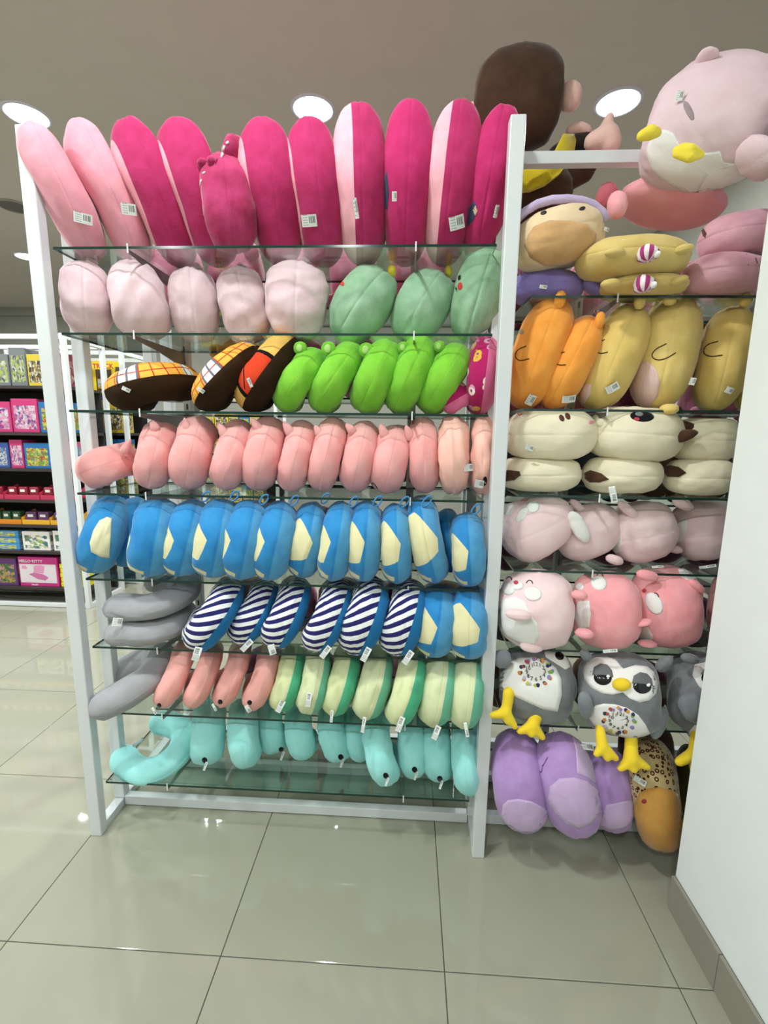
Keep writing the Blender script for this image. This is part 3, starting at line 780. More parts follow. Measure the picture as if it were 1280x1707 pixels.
# ---- fifth shelf: blue penguin pillows
bl = [((194, 826), (150, 957), 76, -2, 1), ((232, 832), (200, 948), 60, -0.4, 2), ((268, 829), (246, 963), 84, -0.4, 0), ((327, 833), (296, 962), 72, -0.18, 1), ((375, 832), (349, 964), 76, -0.14, 1), ((424, 838), (396, 972), 76, -0.24, 0), ((474, 840), (444, 973), 66, -0.18, 1),
      ((526, 836), (501, 964), 57, 0.1, 2), ((573, 842), (551, 977), 56, -0.12, 1), ((613, 841), (604, 977), 55, 0, 1), ((658, 842), (662, 978), 52, 0.1, 2), ((695, 841), (726, 988), 58, 0.24, 2), ((742, 848), (752, 955), 44, -2, 0), ((777, 854), (785, 979), 59, 0, 1)]
BL = ['leftmost blue neck pillow on the fifth shelf, cream panel facing right', 'narrow blue neck pillow tucked behind the first one on the fifth shelf', 'widest blue neck pillow, third on the fifth shelf, sliver of cream at its left', 'blue neck pillow with cream left side, fourth on the fifth shelf', 'blue neck pillow with cream left side, fifth on the fifth shelf', 'blue neck pillow with cream left side, sixth on the fifth shelf', 'blue neck pillow with cream left side, seventh on the fifth shelf', 'blue neck pillow with large cream panel, eighth on the fifth shelf', 'blue neck pillow with blue loop on top, ninth on the fifth shelf', 'blue neck pillow with cream left half, tenth on the fifth shelf', 'blue neck pillow with wide cream panel, eleventh on the fifth shelf', 'foremost blue neck pillow, tilted right, with the largest cream panel', 'dark blue neck pillow pushed back between two others near the post', 'blue neck pillow with cream panel beside the middle post on the fifth shelf']
blueb = plush('cloth_blue_loop', (60, 140, 200)); creamb = plush('cloth_cream_panel', (232, 226, 184), nap=.06)
for i, (a, b, w, L, pc) in enumerate(bl):
    m = penguin_blue('cloth_penguin_%d' % i, L, i)
    t = pil('neck_pillow', 'u', 4, a, b, w, m, BL[i], group='blue and cream neck pillows', Yf=(.10 if i in (1, 12) else .03), lo=(.08 if i in (1, 12) else -.04), hi=.15)
    if i == 0: t.patch([(150, 905), (156, 884), (166, 868), (178, 862), (186, 864), (184, 900), (182, 930), (168, 928), (152, 920)], creamb, 'cream_panel')
    if i >= 3 and i != 12:
        x, y = a[0]+12, a[1]-1; c = at(x, y, t.lo[1]+.07); P = []
        for q in np.linspace(0, 2*PI, 14): P.append(c+np.array([.011*math.sin(q)+.008*(1-math.cos(q)), 0, .016*(1-math.cos(q))-.008]))
        V, F = tube(P, .0028, 6); mesh_obj('hanging_loop', V, F, blueb, t.root)

# ---- sixth shelf
gray = plush('cloth_grey', (160, 160, 164), seam=True, nap=.06, sheen=.1)
def flat_u(name, row, x0, y0, x1, y1, Yc, R, mat, label, seed, tz=None, hgt=.09, R0=.18, arm=.42, close=0.0, group=None, zs=None, drop=True):
    """neck pillow lying down: scaled to the picture box x0..x1 wide"""
    V, F, UV, dep = g_u(seed, R=R0, arm=arm, close=close, nt=56)
    S = np.array([hgt, dep*.26, .26]); V = V*S
    z = zs if zs is not None else ZS_L[row]
    sc = 1.0; P = at((x0+x1)/2, (y0+y1)/2, Yc)
    for _ in range(8):
        X = (R@(V*np.array([1, sc, sc])).T).T+P; q = proj(X)
        sc *= (x1-x0)/(q[:, 0].max()-q[:, 0].min())
        k = (P-CAM)@FW/FPX
        P = P+RT*((x0+x1)/2-(q[:, 0].max()+q[:, 0].min())/2)*k
        if drop: P = P+np.array([0, 0, z-X[:, 2].min()])
        else: P = P-UP*((y0+y1)/2-(q[:, 1].max()+q[:, 1].min())/2)*k
    X = (R@(V*np.array([1, sc, sc])).T).T+P; q = proj(X)
    LOG.append((label[:30], np.round([q[:, 0].min(), q[:, 0].max(), q[:, 1].min(), q[:, 1].max(), X[:, 2].min()-z, X[:, 1].min()], 3).tolist()))
    return Thing(name, X, F, UV, mat, label, 'neck pillow', group)
# local axes of g_u: x thickness, y opening, z across. Lying down: thickness -> up, opening -> chosen heading
def lie(heading, tiltx=0, tilty=0):
    A = rotm(ry=-PI/2)            # thickness axis up
    H = rotm(rz=heading)
    T = rotm(rx=tiltx, ry=tilty)
    return T@H@A
t = flat_u('neck_pillow', 5, 172, 1010, 330, 1076, .14, lie(1.5, .10, -.06), gray, 'grey mesh neck pillow lying flat at the left end of the sixth shelf, under another', 401, hgt=.085)
gz = t.hi[2]
t2 = flat_u('neck_pillow', 5, 170, 962, 336, 1045, .15, lie(1.35, .16, -.10), gray, 'grey mesh neck pillow stacked on top of the other grey one, tagged', 402, hgt=.085, zs=gz-.022)
t2.tag(197, 1036, 16, 15, 4)
st = [((404, 968), (314, 1082), 60), ((457, 968), (391, 1074), 54), ((508, 964), (449, 1079), 58), ((580, 966), (517, 1087), 60), ((634, 966), (583, 1095), 66), ((696, 974), (653, 1099), 64)]
SL = ['navy-striped white neck pillow with blue back, beside the grey pair', 'navy-striped neck pillow with blue back, second striped one', 'navy-striped neck pillow with blue back, third striped one', 'navy-striped neck pillow with blue back, fourth striped one', 'navy-striped neck pillow with blue back, fifth striped one, widest', 'navy-striped neck pillow with blue back, last striped one before the cream and blue pair']
tg = [(329, 1089, 24, 13, -72), (412, 1075, 24, 10, -45), (454, 1082, 18, 12, 75), (543, 1086, 24, 10, -52), (610, 1090, 26, 11, -62), (680, 1095, 26, 11, -56)]
sm = striped('cloth_navy_stripes')
for (a, b, w), lb, g in zip(st, SL, tg):
    t = pil('neck_pillow', 'u', 5, a, b, w, sm, lb, group='navy-striped neck pillows', Yf=.03, lo=-.06, hi=.10); t.tag(*g, dangle=-.002)
for i, (a, b, w, lb) in enumerate([((738, 974), (720, 1097), 60, 'blue and cream neck pillow right of the striped ones on the sixth shelf'), ((784, 974), (780, 1100), 58, 'blue and cream neck pillow beside the middle post on the sixth shelf')]):
    m = penguin_blue('cloth_penguin_s%d' % i, .0+.2*i, i)
    pil('neck_pillow', 'u', 5, a, b, w, m, lb, group='blue and cream neck pillows', Yf=.03, lo=-.06, hi=.10)

# ---- seventh shelf
t = flat_u('neck_pillow', 6, 147, 1086, 296, 1186, .13, lie(1.75, .22, -.42), gray, 'grey mesh neck pillow lying tilted at the left end of the seventh shelf', 403, hgt=.10, R0=.2, drop=False)
sal2 = plush('cloth_coral_pink', (244, 172, 164), seam=True, nap=.08, sheen=.2)
cg = twotone('cloth_cream_green', (222, 228, 180), (88, 184, 144), .02, nap=.12, sheen=.2); cg2 = twotone('cloth_cream_mint', (220, 226, 184), (116, 190, 162), .10, nap=.12, sheen=.2)
for i, (a, b, w) in enumerate([((322, 1068), (263, 1179), 42), ((368, 1068), (312, 1180), 42), ((415, 1066), (361, 1178), 42), ((462, 1072), (412, 1184), 44)]):
    t = pil('neck_pillow', 'u', 6, a, b, w, sal2, ['coral pink neck pillow next to the grey one on the seventh shelf', 'coral pink neck pillow, second of four', 'coral pink neck pillow, third of four', 'coral pink neck pillow touching the cream and green ones'][i], group='coral pink neck pillows', Yf=.03, lo=-.06, hi=.12)
    if i != 1:
        x, y = [(264, 1177), 0, (366, 1171), (415, 1172)][i]
        t.oval(x+1, y-1, 8, 8, 30, bk, 'loop', dome=.002); t.tag(x-[6, 0, 8, 0][i], y+7, 14, [4, 0, 4, 8][i], 60)
tt = [(468, 1176, 22, 10, -62), (515, 1165, 24, 9, -80), (553, 1193, 20, 5, -85), (606, 1207, 26, 6, -80), (667, 1206, 26, 10, -70), (727, 1220, 24, 10, -68), (777, 1215, 24, 6, 80)]
for i, (a, b, w) in enumerate([((500, 1076), (462, 1186), 46), ((540, 1074), (508, 1191), 47), ((590, 1076), (550, 1194), 50), ((644, 1078), (602, 1200), 56), ((702, 1082), (655, 1210), 56), ((745, 1084), (717, 1213), 56), ((790, 1084), (770, 1216), 54)]):
    t = pil('neck_pillow', 'u', 6, a, b, w, [cg, cg2, cg, cg2, cg, cg2, cg2][i], ['cream and green neck pillow next to the coral pink ones', 'cream and green neck pillow, second of seven, the palest', 'cream and green neck pillow, third of seven, dark green side', 'cream and green neck pillow in the middle of the seven', 'cream and green neck pillow, fifth of seven, dark green side', 'cream and green neck pillow, sixth of seven, lowest hanging tag', 'cream and green neck pillow beside the middle post'][i], group='cream and green neck pillows',  Yf=.03, lo=-.06, hi=.12)
    t.tag(*tt[i], dangle=-.002)

# ---- lowest shelf: aqua
aq = plush('cloth_aqua', (160, 234, 232), nap=.10, sheen=.2)
t = flat_u('neck_pillow', 7, 182, 1190, 330, 1304, .17, lie(1.12, .30, -.10), aq, 'aqua neck pillow lying flat and open at the left end of the lowest shelf', 404, hgt=.085, R0=.165, arm=.45, close=.10, drop=False)
V, F = tube([at(223, 1243, t.lo[1]+.06), at(230, 1238, t.lo[1]+.06), at(238, 1232, t.lo[1]+.06)], .006, 8); mesh_obj('clasp', V, F, plain('clasp_clear', (170, 196, 200), .3), t.root)
aqs = [((350, 1165), (344, 1277), 54), ((398, 1165), (414, 1281), 53), ((440, 1165), (462, 1256), 50), ((489, 1172), (511, 1267), 50), ((540, 1175), (574, 1270), 53), ((580, 1180), (608, 1270), 42), ((612, 1186), (655, 1309), 56), ((680, 1186), (692, 1299), 46), ((722, 1190), (735, 1305), 48), ((768, 1194), (786, 1329), 48)]
AL = ['aqua neck pillow hanging right of the flat one, tag at its tip', 'aqua neck pillow, second upright one on the lowest shelf, no tag', 'short aqua neck pillow, third upright one on the lowest shelf', 'aqua neck pillow, fourth upright one, pale and untagged', 'aqua neck pillow, fifth upright one, leaning right', 'aqua neck pillow half hidden behind the big leaning one', 'largest leaning aqua neck pillow with a black tag loop', 'aqua neck pillow, third from the middle post', 'aqua neck pillow, second from the middle post', 'aqua neck pillow hanging lowest beside the middle post']
for i, (a, b, w) in enumerate(aqs):
    t = pil('neck_pillow', 'u', 7, a, b, w, aq, AL[i], group='aqua neck pillows', Yf=.05, lo=-.05, hi=.2)
    q = {0: (341, 1271), 2: (469, 1254), 4: (568, 1266), 6: (643, 1297), 7: (691, 1287), 8: (733, 1302)}.get(i)
    if q:
        t.oval(q[0], q[1]-4, 9, 10, -30, bk, 'loop', dome=.002); t.tag(q[0]+2, q[1]+5, 14, 4, -70, dangle=.0)
# ================================================================== PLUSH: RIGHT BAY
G4 = 'hamster plush with curved arms'
orange = plush('cloth_orange', (250, 164, 62), seam=False, nap=.14); ylw = plush('cloth_soft_yellow', (226, 196, 110), nap=.14); ylw2 = plush('cloth_pale_yellow', (236, 208, 124), nap=.12)
belly = plush('cloth_belly_pink', (236, 200, 196), nap=.06); brown_t = plain('thread_brown', (70, 44, 20), .8)
cnd = candy('cloth_candy_stripe'); whiteP = plush('cloth_white', (234, 234, 230), nap=.08)
hh = [((932, 496), (866, 682), 90, orange, 'deep orange hamster plush beside the middle post, behind its post edge'),
      ((990, 524), (912, 680), 74, orange, 'deep orange hamster plush leaning, second on its shelf'),
      ((1062, 504), (984, 682), 92, ylw, 'yellow hamster plush between the orange ones and the brightest yellow one'),
      ((1130, 497), (1090, 692), 108, ylw2, 'brightest yellow hamster plush with pink belly showing, foremost'),
      ((1228, 501), (1188, 682), 96, ylw, 'olive yellow hamster plush with eye showing, near the white wall')]
H = []
for i, (a, b, w, m, lb) in enumerate(hh):
    t = pil('hamster_plush', 'c', 0, a, b, w, m, lb, 'plush toy', G4, zs=ZS_R[1], pr=.62, square=2.3, D=.8, groove=.01, wr=.012 if i == 1 else .004, Yf=.03); H.append(t)
t = pil('hamster_plush', 'c', 0, (1262, 560), (1245, 682), 60, ylw, 'yellow hamster plush almost hidden by the edge of the white wall', 'plush toy', G4, zs=ZS_R[1], pr=.62, D=.8, Yf=.07); H.append(t)
for i, (e0, e1, w) in enumerate([((937, 487), (930, 515), 17), ((1003, 522), (997, 548), 15), ((1068, 492), (1065, 516), 18), ((1104, 503), (1128, 500), 17), ((1246, 490), (1240, 512), 22)]):
    H[i].lobe((e0[0], e0[1]-3), e1, w+2, .03, hh[i][3], 'ear', thick=.025)
H[0].lobe((948, 491), (948, 503), 11, .10, whiteP, 'hat_tip', thick=.022); H[3].lobe((1093, 500), (1093, 511), 11, .12, whiteP, 'hat_tip', thick=.022)
H[3].lobe((1140, 502), (1172, 515), 14, .15, cnd, 'party_hat', thick=.03); H[1].lobe((990, 518), (1008, 528), 10, .12, cnd, 'party_hat', thick=.03)
H[0].line([(877, 577), (862, 583), (858, 595), (866, 602), (882, 598)], .0016, brown_t, 'arm_stitch')
H[1].line([(941, 587), (928, 590), (921, 601), (930, 609), (943, 608)], .0016, brown_t, 'arm_stitch')
H[2].line([(1008, 566), (996, 572), (992, 585), (1000, 590), (1013, 587)], .0016, brown_t, 'arm_stitch')
H[3].line([(1111, 573), (1092, 582), (1085, 594), (1095, 601), (1110, 598), (1126, 588)], .0016, brown_t, 'arm_stitch')
H[4].line([(1197, 569), (1178, 574), (1171, 588), (1182, 595), (1204, 592)], .0016, brown_t, 'arm_stitch')
H[3].patch([(1062, 606), (1078, 602), (1094, 615), (1100, 638), (1096, 660), (1084, 678), (1066, 686), (1050, 680), (1044, 650), (1050, 622)], belly, 'belly', off=.0015)
H[2].patch([(975, 640), (985, 640), (984, 658), (975, 672), (968, 672), (968, 655)], belly, 'belly', off=.0015)
for i, x, y, w, h in ((0, 868, 543, 6, 9), (4, 1175, 539, 10, 7), (3, 1081, 557, 4, 8)): H[i].oval(x, y, w, h, -20, plain('eye_brown', (50, 26, 16), .3), 'eye', dome=.0015)
H[0].oval(869, 553, 9, 9, 0, plush('cloth_grey_cheek', (176, 150, 100)), 'cheek'); H[4].oval(1183, 545, 9, 8, 0, plush('cloth_tan_cheek', (216, 200, 140)), 'cheek')
H[3].lobe((1098, 682), (1132, 682), 18, .02, ylw2, 'foot', thick=.05)
for i, x, y, w, h, a in ((0, 884, 664, 14, 20, 25), (1, 946, 663, 24, 13, -6), (2, 1019, 645, 22, 14, -35), (3, 1153, 636, 9, 13, 10), (4, 1214, 649, 12, 11, 20)): H[i].tag(x, y, w, h, a)

# ---- cream animals lying in two layers
cream = plush('cloth_cream', (236, 226, 196), nap=.08, sheen=.25); brn = plush('cloth_dark_brown', (84, 54, 36), nap=.2)
LAY = dict(pr=.46, square=2.2, yaw=0, D=.8, groove=.012, amp=.01)
def layer(x0, x1, y0, y1, zs, lb, m=cream, ang=0, name='lying_plush', g='cream plush lying in two layers', lo=-.03, hi=.14, Yf=.04, D=.75, **kw):
    a = math.radians(ang); cx, cy = (x0+x1)/2, (y0+y1)/2; h = (x1-x0)/2/max(.6, math.cos(a))
    k = dict(LAY); k.update(kw); k['D'] = D
    return pil(name, 'c', 0, (cx+h*math.cos(a), cy-h*math.sin(a)), (cx-h*math.cos(a), cy+h*math.sin(a)), (y1-y0)*(1-.35*abs(math.sin(a))), m, lb, 'plush toy', g, zs=zs, lo=lo, hi=hi, Yf=Yf, **k)
b1 = layer(826, 970, 763, 823, ZS_R[2], 'cream plush in the lower layer beside the middle post, brown ear flap'); b2 = layer(967, 1107, 763, 826, ZS_R[2], 'cream plush in the lower middle with a large brown ear'); b3 = layer(1103, 1232, 763, 825, ZS_R[2], 'cream plush in the lower layer next to the white wall')
zt = b1.hi[2]-.012
c1 = layer(838, 999, 683, 768, zt, 'cream plush on top with two brown nostrils, beside the middle post', Yf=.02); c2 = layer(974, 1142, 687, 780, zt, 'cream plush on top in the middle with a black eye patch', ang=-4, Yf=.02); c3 = layer(1114, 1240, 689, 763, zt, 'cream plush on top next to the white wall', Yf=.06)
for t, P in ((b1, [(835, 786), (850, 784), (866, 786), (868, 792), (858, 800), (844, 802), (836, 802)]), (b2, [(975, 788), (985, 784), (1002, 789), (1015, 799), (1000, 804), (984, 804), (976, 798)]), (b3, [(1106, 780), (1118, 776), (1132, 779), (1144, 788), (1132, 795), (1114, 794), (1107, 788)])):
    t.patch(P, brn, 'ear_flap', off=.003, dome=.006)
for x, y in ((936, 697), (946, 694)): c1.oval(x, y, 8, 12, -30, plain('nostril_brown', (84, 40, 24), .5), 'nostril', dome=.0015)
c1.line([(862, 688), (866, 693), (870, 690)], .0014, red, 'mouth')
c1.lobe((993, 706), (1013, 704), 17, .06, cream, 'ear', thick=.03); c1.oval(986, 704, 10, 6, 0, plush('cloth_soft_pink', (240, 150, 170)), 'ear_lining')
ep = c2.oval(1070, 694, 40, 18, 4, bk, 'eye_patch', dome=.001); c2.oval(1065, 691, 14, 7, 4, plain('eye_grey', (120, 122, 126), .3), 'eye', off=.0028, parent=ep); c2.oval(1061, 699, 9, 5, 10, plush('cloth_rose', (208, 70, 84)), 'cheek', off=.003)
c2.lobe((1164, 720), (1124, 731), 20, .03, brn, 'ear', thick=.03, taper=.3, seed=5); c2.lobe((1164, 716), (1122, 705), 17, .08, brn, 'ear', thick=.03, seed=6)
c1.tag(884, 745, 14, 10, 18); c2.tag(1028, 766, 14, 11, 4)
b2.tag(1021, 824, 30, 11, 80, dangle=-.004)

# ---- pale pink bunnies
G5 = 'pale pink bunny plush'
bun = plush('cloth_bunny_pink', (244, 214, 216), nap=.12, sheen=.4); wht = plush('cloth_bunny_white', (238, 236, 232), nap=.06)
bd = [((835, 905), (955, 850), 108, 'pale pink bunny plush with face up beside the middle post', .7), ((925, 910), (1034, 862), 92, 'pale pink bunny plush with long ear, behind the face-up one', .7), ((1014, 900), (1130, 872), 104, 'pale pink bunny plush in the middle with white belly patch and foot', .8), ((1116, 896), (1240, 868), 104, 'pale pink bunny plush next to the white wall', .8)]
B = []
for i, (b, a, w, lb, D) in enumerate(bd):
    t = pil('bunny_plush', 'c', 0, a, b, w, bun, lb, 'plush toy', G5, zs=ZS_R[3], pr=.62, square=2.2, D=D, amp=.012, Yf=.03+.02*(i == 1), lo=-.06, hi=.12, taper=(.18 if i == 0 else .05)); B.append(t)
B[0].oval(870, 858, 30, 14, -55, wht, 'cheek', off=.0015, dome=.002); B[0].oval(888, 845, 22, 20, -20, wht, 'cheek', off=.002, dome=.002); B[0].oval(848, 848, 18, 22, 20, wht, 'cheek', off=.0015)
B[0].line([(884, 840), (889, 841), (890, 846), (886, 849)], .0013, black, 'closed_eye'); B[0].line([(869, 836), (872, 833), (876, 836), (880, 832)], .0012, red, 'mouth')
B[0].lobe((950, 853), (979, 904), 26, .03, wht, 'ear', thick=.025, seed=4); B[0].lobe((950, 833), (976, 856), 14, .09, bun, 'ear', thick=.02, seed=5)
B[1].lobe((1030, 836), (1063, 864), 17, .02, bun, 'ear', thick=.025, seed=4); B[2].lobe((1120, 833), (1156, 848), 17, .03, bun, 'ear', thick=.025, seed=4)
B[2].patch([(1020, 895), (1032, 888), (1036, 900), (1034, 920), (1020, 925), (1012, 920)], wht, 'belly', off=.0012); B[3].patch([(1130, 870), (1144, 864), (1146, 880), (1134, 905), (1124, 908)], wht, 'belly', off=.0012)
B[2].lobe((1009, 928), (1039, 938), 16, .03, bun, 'foot', thick=.03); B[3].lobe((1112, 914), (1138, 918), 13, .04, bun, 'arm', thick=.03)
B[2].tag(1095, 944, 18, 4, -4); B[3].tag(1178, 944, 26, 5, -8)

# ---- bunnies facing out
cor = plush('cloth_coral', (252, 170, 176), nap=.14, sheen=.4)
be = [((896, 948), (893, 1084), 128, bun, 'pale pink bunny plush with smiling face and white belly, beside the middle post'), ((1010, 952), (1012, 1083), 118, cor, 'coral bunny plush in the middle with one cheek showing'), ((1110, 942), (1113, 1082), 124, cor, 'coral bunny plush with smiling face near the white wall')]
E_ = []
for i, (a, b, w, m, lb) in enumerate(be):
    t = pil('bunny_plush', 'c', 0, a, b, w, m, lb, 'plush toy', 'bunny plush facing the aisle', zs=ZS_R[4], pr=.5, square=2.2, D=.95, groove=.01, Yf=.02, lo=-.08, hi=.1); E_.append(t)
t = pil('bunny_plush', 'c', 0, (1218, 955), (1200, 1066), 62, cor, 'coral bunny plush mostly hidden by the white wall edge', 'plush toy', 'bunny plush facing the aisle', zs=ZS_R[4], pr=.55, D=.9, Yf=.03); t.lobe((1186, 1050), (1190, 1080), 16, .03, cor, 'foot', thick=.04); E_.append(t)
e = E_[0]
e.patch([(838, 1000), (858, 994), (876, 1004), (884, 1024), (896, 1040), (899, 1060), (890, 1076), (868, 1074), (842, 1060), (833, 1040), (832, 1020)], wht, 'belly', off=.0012)
e.oval(888, 990, 30, 24, 10, wht, 'cheek', off=.0015, dome=.003); e.oval(848, 982, 22, 20, 0, wht, 'cheek', off=.0015, dome=.003); e.oval(862, 976, 22, 16, 0, wht, 'muzzle', off=.0022, dome=.003)
for P in ([(877, 972), (881, 967), (886, 968), (888, 973)], [(844, 965), (848, 961), (852, 963), (853, 967)]): e.line(P, .0016, black, 'closed_eye')
e.oval(861, 973, 8, 7, 0, plush('cloth_rose', (208, 70, 84)), 'nose', off=.006, dome=.002); e.line([(853, 979), (857, 982), (861, 978), (865, 982), (869, 977)], .0013, plain('thread_red', (150, 40, 50), .7), 'mouth')
e.lobe((842, 1022), (886, 1028), 20, .0, bun, 'arm', thick=.04); e.lobe((866, 1076), (905, 1080), 20, .04, bun, 'foot', thick=.05)
e = E_[1]
e.oval(998, 972, 28, 24, 20, wht, 'cheek', off=.0015, dome=.003); e.line([(994, 960), (998, 955), (1003, 956), (1005, 961)], .0015, black, 'closed_eye'); e.oval(966, 978, 14, 12, 0, wht, 'cheek', off=.0015)
e.patch([(962, 1003), (982, 1001), (985, 1024), (982, 1046), (964, 1048), (958, 1030)], wht, 'belly', off=.0012)
e.lobe((952, 990), (980, 994), 17, .01, cor, 'arm', thick=.035); e.lobe((957, 1054), (990, 1058), 18, .01, cor, 'foot', thick=.04); e.tag(1016, 1084, 24, 6, -4)
e = E_[2]
e.oval(1090, 1006, 40, 26, 60, wht, 'cheek', off=.0015, dome=.003); e.line([(1086, 993), (1091, 988), (1096, 990), (1098, 996)], .0016, black, 'closed_eye'); e.oval(1074, 985, 7, 6, 0, plush('cloth_rose', (208, 70, 84)), 'nose', off=.002, dome=.002)
e.patch([(1056, 1046), (1072, 1046), (1080, 1045), (1088, 1060), (1086, 1072), (1070, 1066), (1058, 1060)], wht, 'belly', off=.0012)
e.lobe((1058, 1042), (1086, 1034), 14, .0, cor, 'arm', thick=.035); e.lobe((1062, 1072), (1096, 1074), 14, .03, cor, 'foot', thick=.04)
e.lobe((1060, 955), (1098, 964), 18, .05, cor, 'ear', thick=.03); e.lobe((1148, 966), (1174, 988), 14, .04, cor, 'ear', thick=.03); e.patch([(1130, 950), (1150, 948), (1162, 966), (1148, 968), (1136, 962)], wht, 'ear_lining', off=.002)

# ---- owls
owlg = plush('cloth_owl_grey', (132, 136, 140), nap=.2, sheen=.5); owlw = plush('cloth_owl_wing', (134, 140, 146), nap=.22, sheen=.5); oyel = plush('cloth_owl_yellow', (246, 212, 40), nap=.08)
lid = plush('cloth_eyelid', (110, 112, 114), nap=.1); gb = plain('eye_gloss_black', (12, 12, 14), .15)
def remeshed(name, balls, Y, mat, th, vox=.005):
    """one smooth stuffed surface grown over tapered capsules; balls = chains of (x, y, r px, dY)"""
    V = []; F = []
    for ch in balls:
        for i in range(len(ch)-1):
            p0 = at(ch[i][0], ch[i][1], Y+ch[i][3]); p1 = at(ch[i+1][0], ch[i+1][1], Y+ch[i+1][3])
            r0 = ch[i][2]*((p0-CAM)@FW)/FPX; r1 = ch[i+1][2]*((p1-CAM)@FW)/FPX
            P = []; R = []; d = (p1-p0)/(np.linalg.norm(p1-p0)+1e-9)
            for q in np.linspace(-PI/2, 0, 4)[:-1]: P.append(p0+d*r0*math.sin(q)); R.append(max(r0*math.cos(q), .0004))
            P += [p0, p1]; R += [r0, r1]
            for q in np.linspace(0, PI/2, 4)[1:]: P.append(p1+d*r1*math.sin(q)); R.append(max(r1*math.cos(q), .0004))
            v, f = tube(P, 0, 10, R); F += [tuple(a+len(V) for a in g) for g in f]; V += list(v)
    o = mesh_obj(name, V, F, mat, th.root)
    m = o.modifiers.new('remesh', 'REMESH'); m.mode = 'VOXEL'; m.voxel_size = vox; m.use_smooth_shade = True
    s = o.modifiers.new('smooth', 'SMOOTH'); s.factor = .6; s.iterations = 6
    return o
FL = [(150, 130, 196), (226, 160, 60), (60, 50, 110), (128, 178, 60), (140, 136, 206), (214, 120, 50), (44, 48, 90), (190, 190, 70), (190, 180, 214), (214, 128, 60), (60, 56, 70), (190, 80, 70)]
def clock(th, cx, cy, R, rot, sq=.82):
    """printed clock: twelve flower motifs, twelve numerals, two hands"""
    f = [plush('print_%d' % i, c, nap=0) for i, c in enumerate(FL)]
    for i in range(12):
        a = 2*PI*i/12+rot; x, y = cx+R*math.sin(a), cy-R*sq*math.cos(a)
        for q in range(3):
            th.oval(x+random.uniform(-2.5, 2.5), y+random.uniform(-2, 2), 6.5, 5.5, random.uniform(0, 90), f[(i+q*q) % 12] if q == 1 else f[i], 'flower_print', off=.0022+.0002*q)
        x, y = cx+R*.60*math.sin(a), cy-R*.60*sq*math.cos(a)
        dg = str(i if i else 12)
        numeral(th, x, y, dg, 6.0)
    th.line([(cx, cy), (cx+R*.8*math.sin(rot+1.25), cy-R*.8*sq*math.cos(rot+1.25))], .0011, black, 'clock_hand')
    th.line([(cx, cy), (cx+R*.5*math.sin(rot-.75), cy-R*.5*sq*math.cos(rot-.75))], .0012, black, 'clock_hand')
    th.line([(cx, cy+2), (cx, cy-R*.55)], .0006, plain('thread_red', (150, 40, 50), .7), 'clock_hand')
def numeral(th, x, y, s, px):
    h = th.hit(x, y)
    if h is None: return
    c = bpy.data.curves.new('n', 'FONT'); c.body = s; c.size = px*1.5*((h[0]-CAM)@FW)/FPX; c.align_x = 'CENTER'; c.align_y = 'CENTER'; c.extrude = .0003; c.resolution_u = 2
    o = bpy.data.objects.new('n', c); me = bpy.data.meshes.new_from_object(o)
    bpy.data.objects.remove(o); n = h[1]; ax = RT-n*(RT@n); ax /= np.linalg.norm(ax); ay = np.cross(n, ax)
    V = [h[0]+n*(.0028+v.co.z)+ax*v.co.x+ay*v.co.y for v in me.vertices]; F = [tuple(p.vertices) for p in me.polygons]
    if V: mesh_obj('numeral', V, F, black, th.root, smooth=False)
random.seed(4)
o2 = pil('owl_plush', 'c', 0, (1026, 1083), (1040, 1232), 138, owlg, 'grey owl plush in the middle facing out, half-closed eyes and clock belly', 'plush toy', 'grey owl plush', zs=ZS_R[5], pr=.45, square=2.15, D=.75, groove=.006, Yf=-.03, lo=-.10, hi=.05, amp=.008)
mask = o2.patch([(1012, 1095), (1026, 1100), (1039, 1115), (1058, 1109), (1078, 1111), (1092, 1122), (1097, 1138), (1093, 1156), (1082, 1167), (1066, 1171), (1050, 1165), (1038, 1154), (1022, 1158), (1004, 1156), (986, 1147), (975, 1134), (972, 1118), (978, 1104), (994, 1096)], wht, 'eye_mask', off=.0015)
for x, y, s in ((1005, 1126, 1), (1070, 1140, 1)):
    ey = o2.oval(x, y+4, 30, 24, 8, gb, 'eye', off=.003, dome=.003)
    o2.patch([(x-17, y-1), (x-14, y-13), (x-4, y-19), (x+7, y-17), (x+15, y-8), (x+17, y+3)], lid, 'eyelid', off=.0045, dome=.003)
    o2.oval(x+9, y+2, 6, 5, 0, plain('eye_glint', (240, 240, 240), .2), 'glint', off=.0075, parent=ey)
o2.oval(1036, 1141, 32, 22, 4, oyel, 'beak', off=.003, dome=.018)
o2.patch([(993, 1176), (1006, 1173), (1025, 1174), (1045, 1180), (1064, 1192), (1076, 1208), (1083, 1222), (1068, 1229), (1048, 1230), (1028, 1226), (1006, 1218), (990, 1208), (982, 1196), (984, 1184)], wht, 'belly', off=.0015)
clock(o2, 1031, 1201, 25, .05, .80)
o2.lobe((1108, 1178), (1090, 1232), 26, .05, owlw, 'wing', thick=.03); o2.lobe((972, 1152), (980, 1198), 24, .05, owlw, 'wing', thick=.03)
o2.lobe((1121, 1094), (1096, 1118), 24, .07, owlg, 'ear', thick=.03, taper=.3); o2.lobe((968, 1084), (984, 1100), 16, .07, owlg, 'ear', thick=.03)
Yo = o2.lo[1]+.03
remeshed('leg', [[(1000, 1212, 8, .03), (1002, 1232, 9, .01), (1004, 1244, 10, 0)], [(1004, 1246, 9, 0), (994, 1257, 6, -.01)], [(1006, 1246, 9, 0), (1012, 1263, 7, -.01)], [(1006, 1244, 9, 0), (1026, 1264, 6, -.01)]], Yo, oyel, o2)
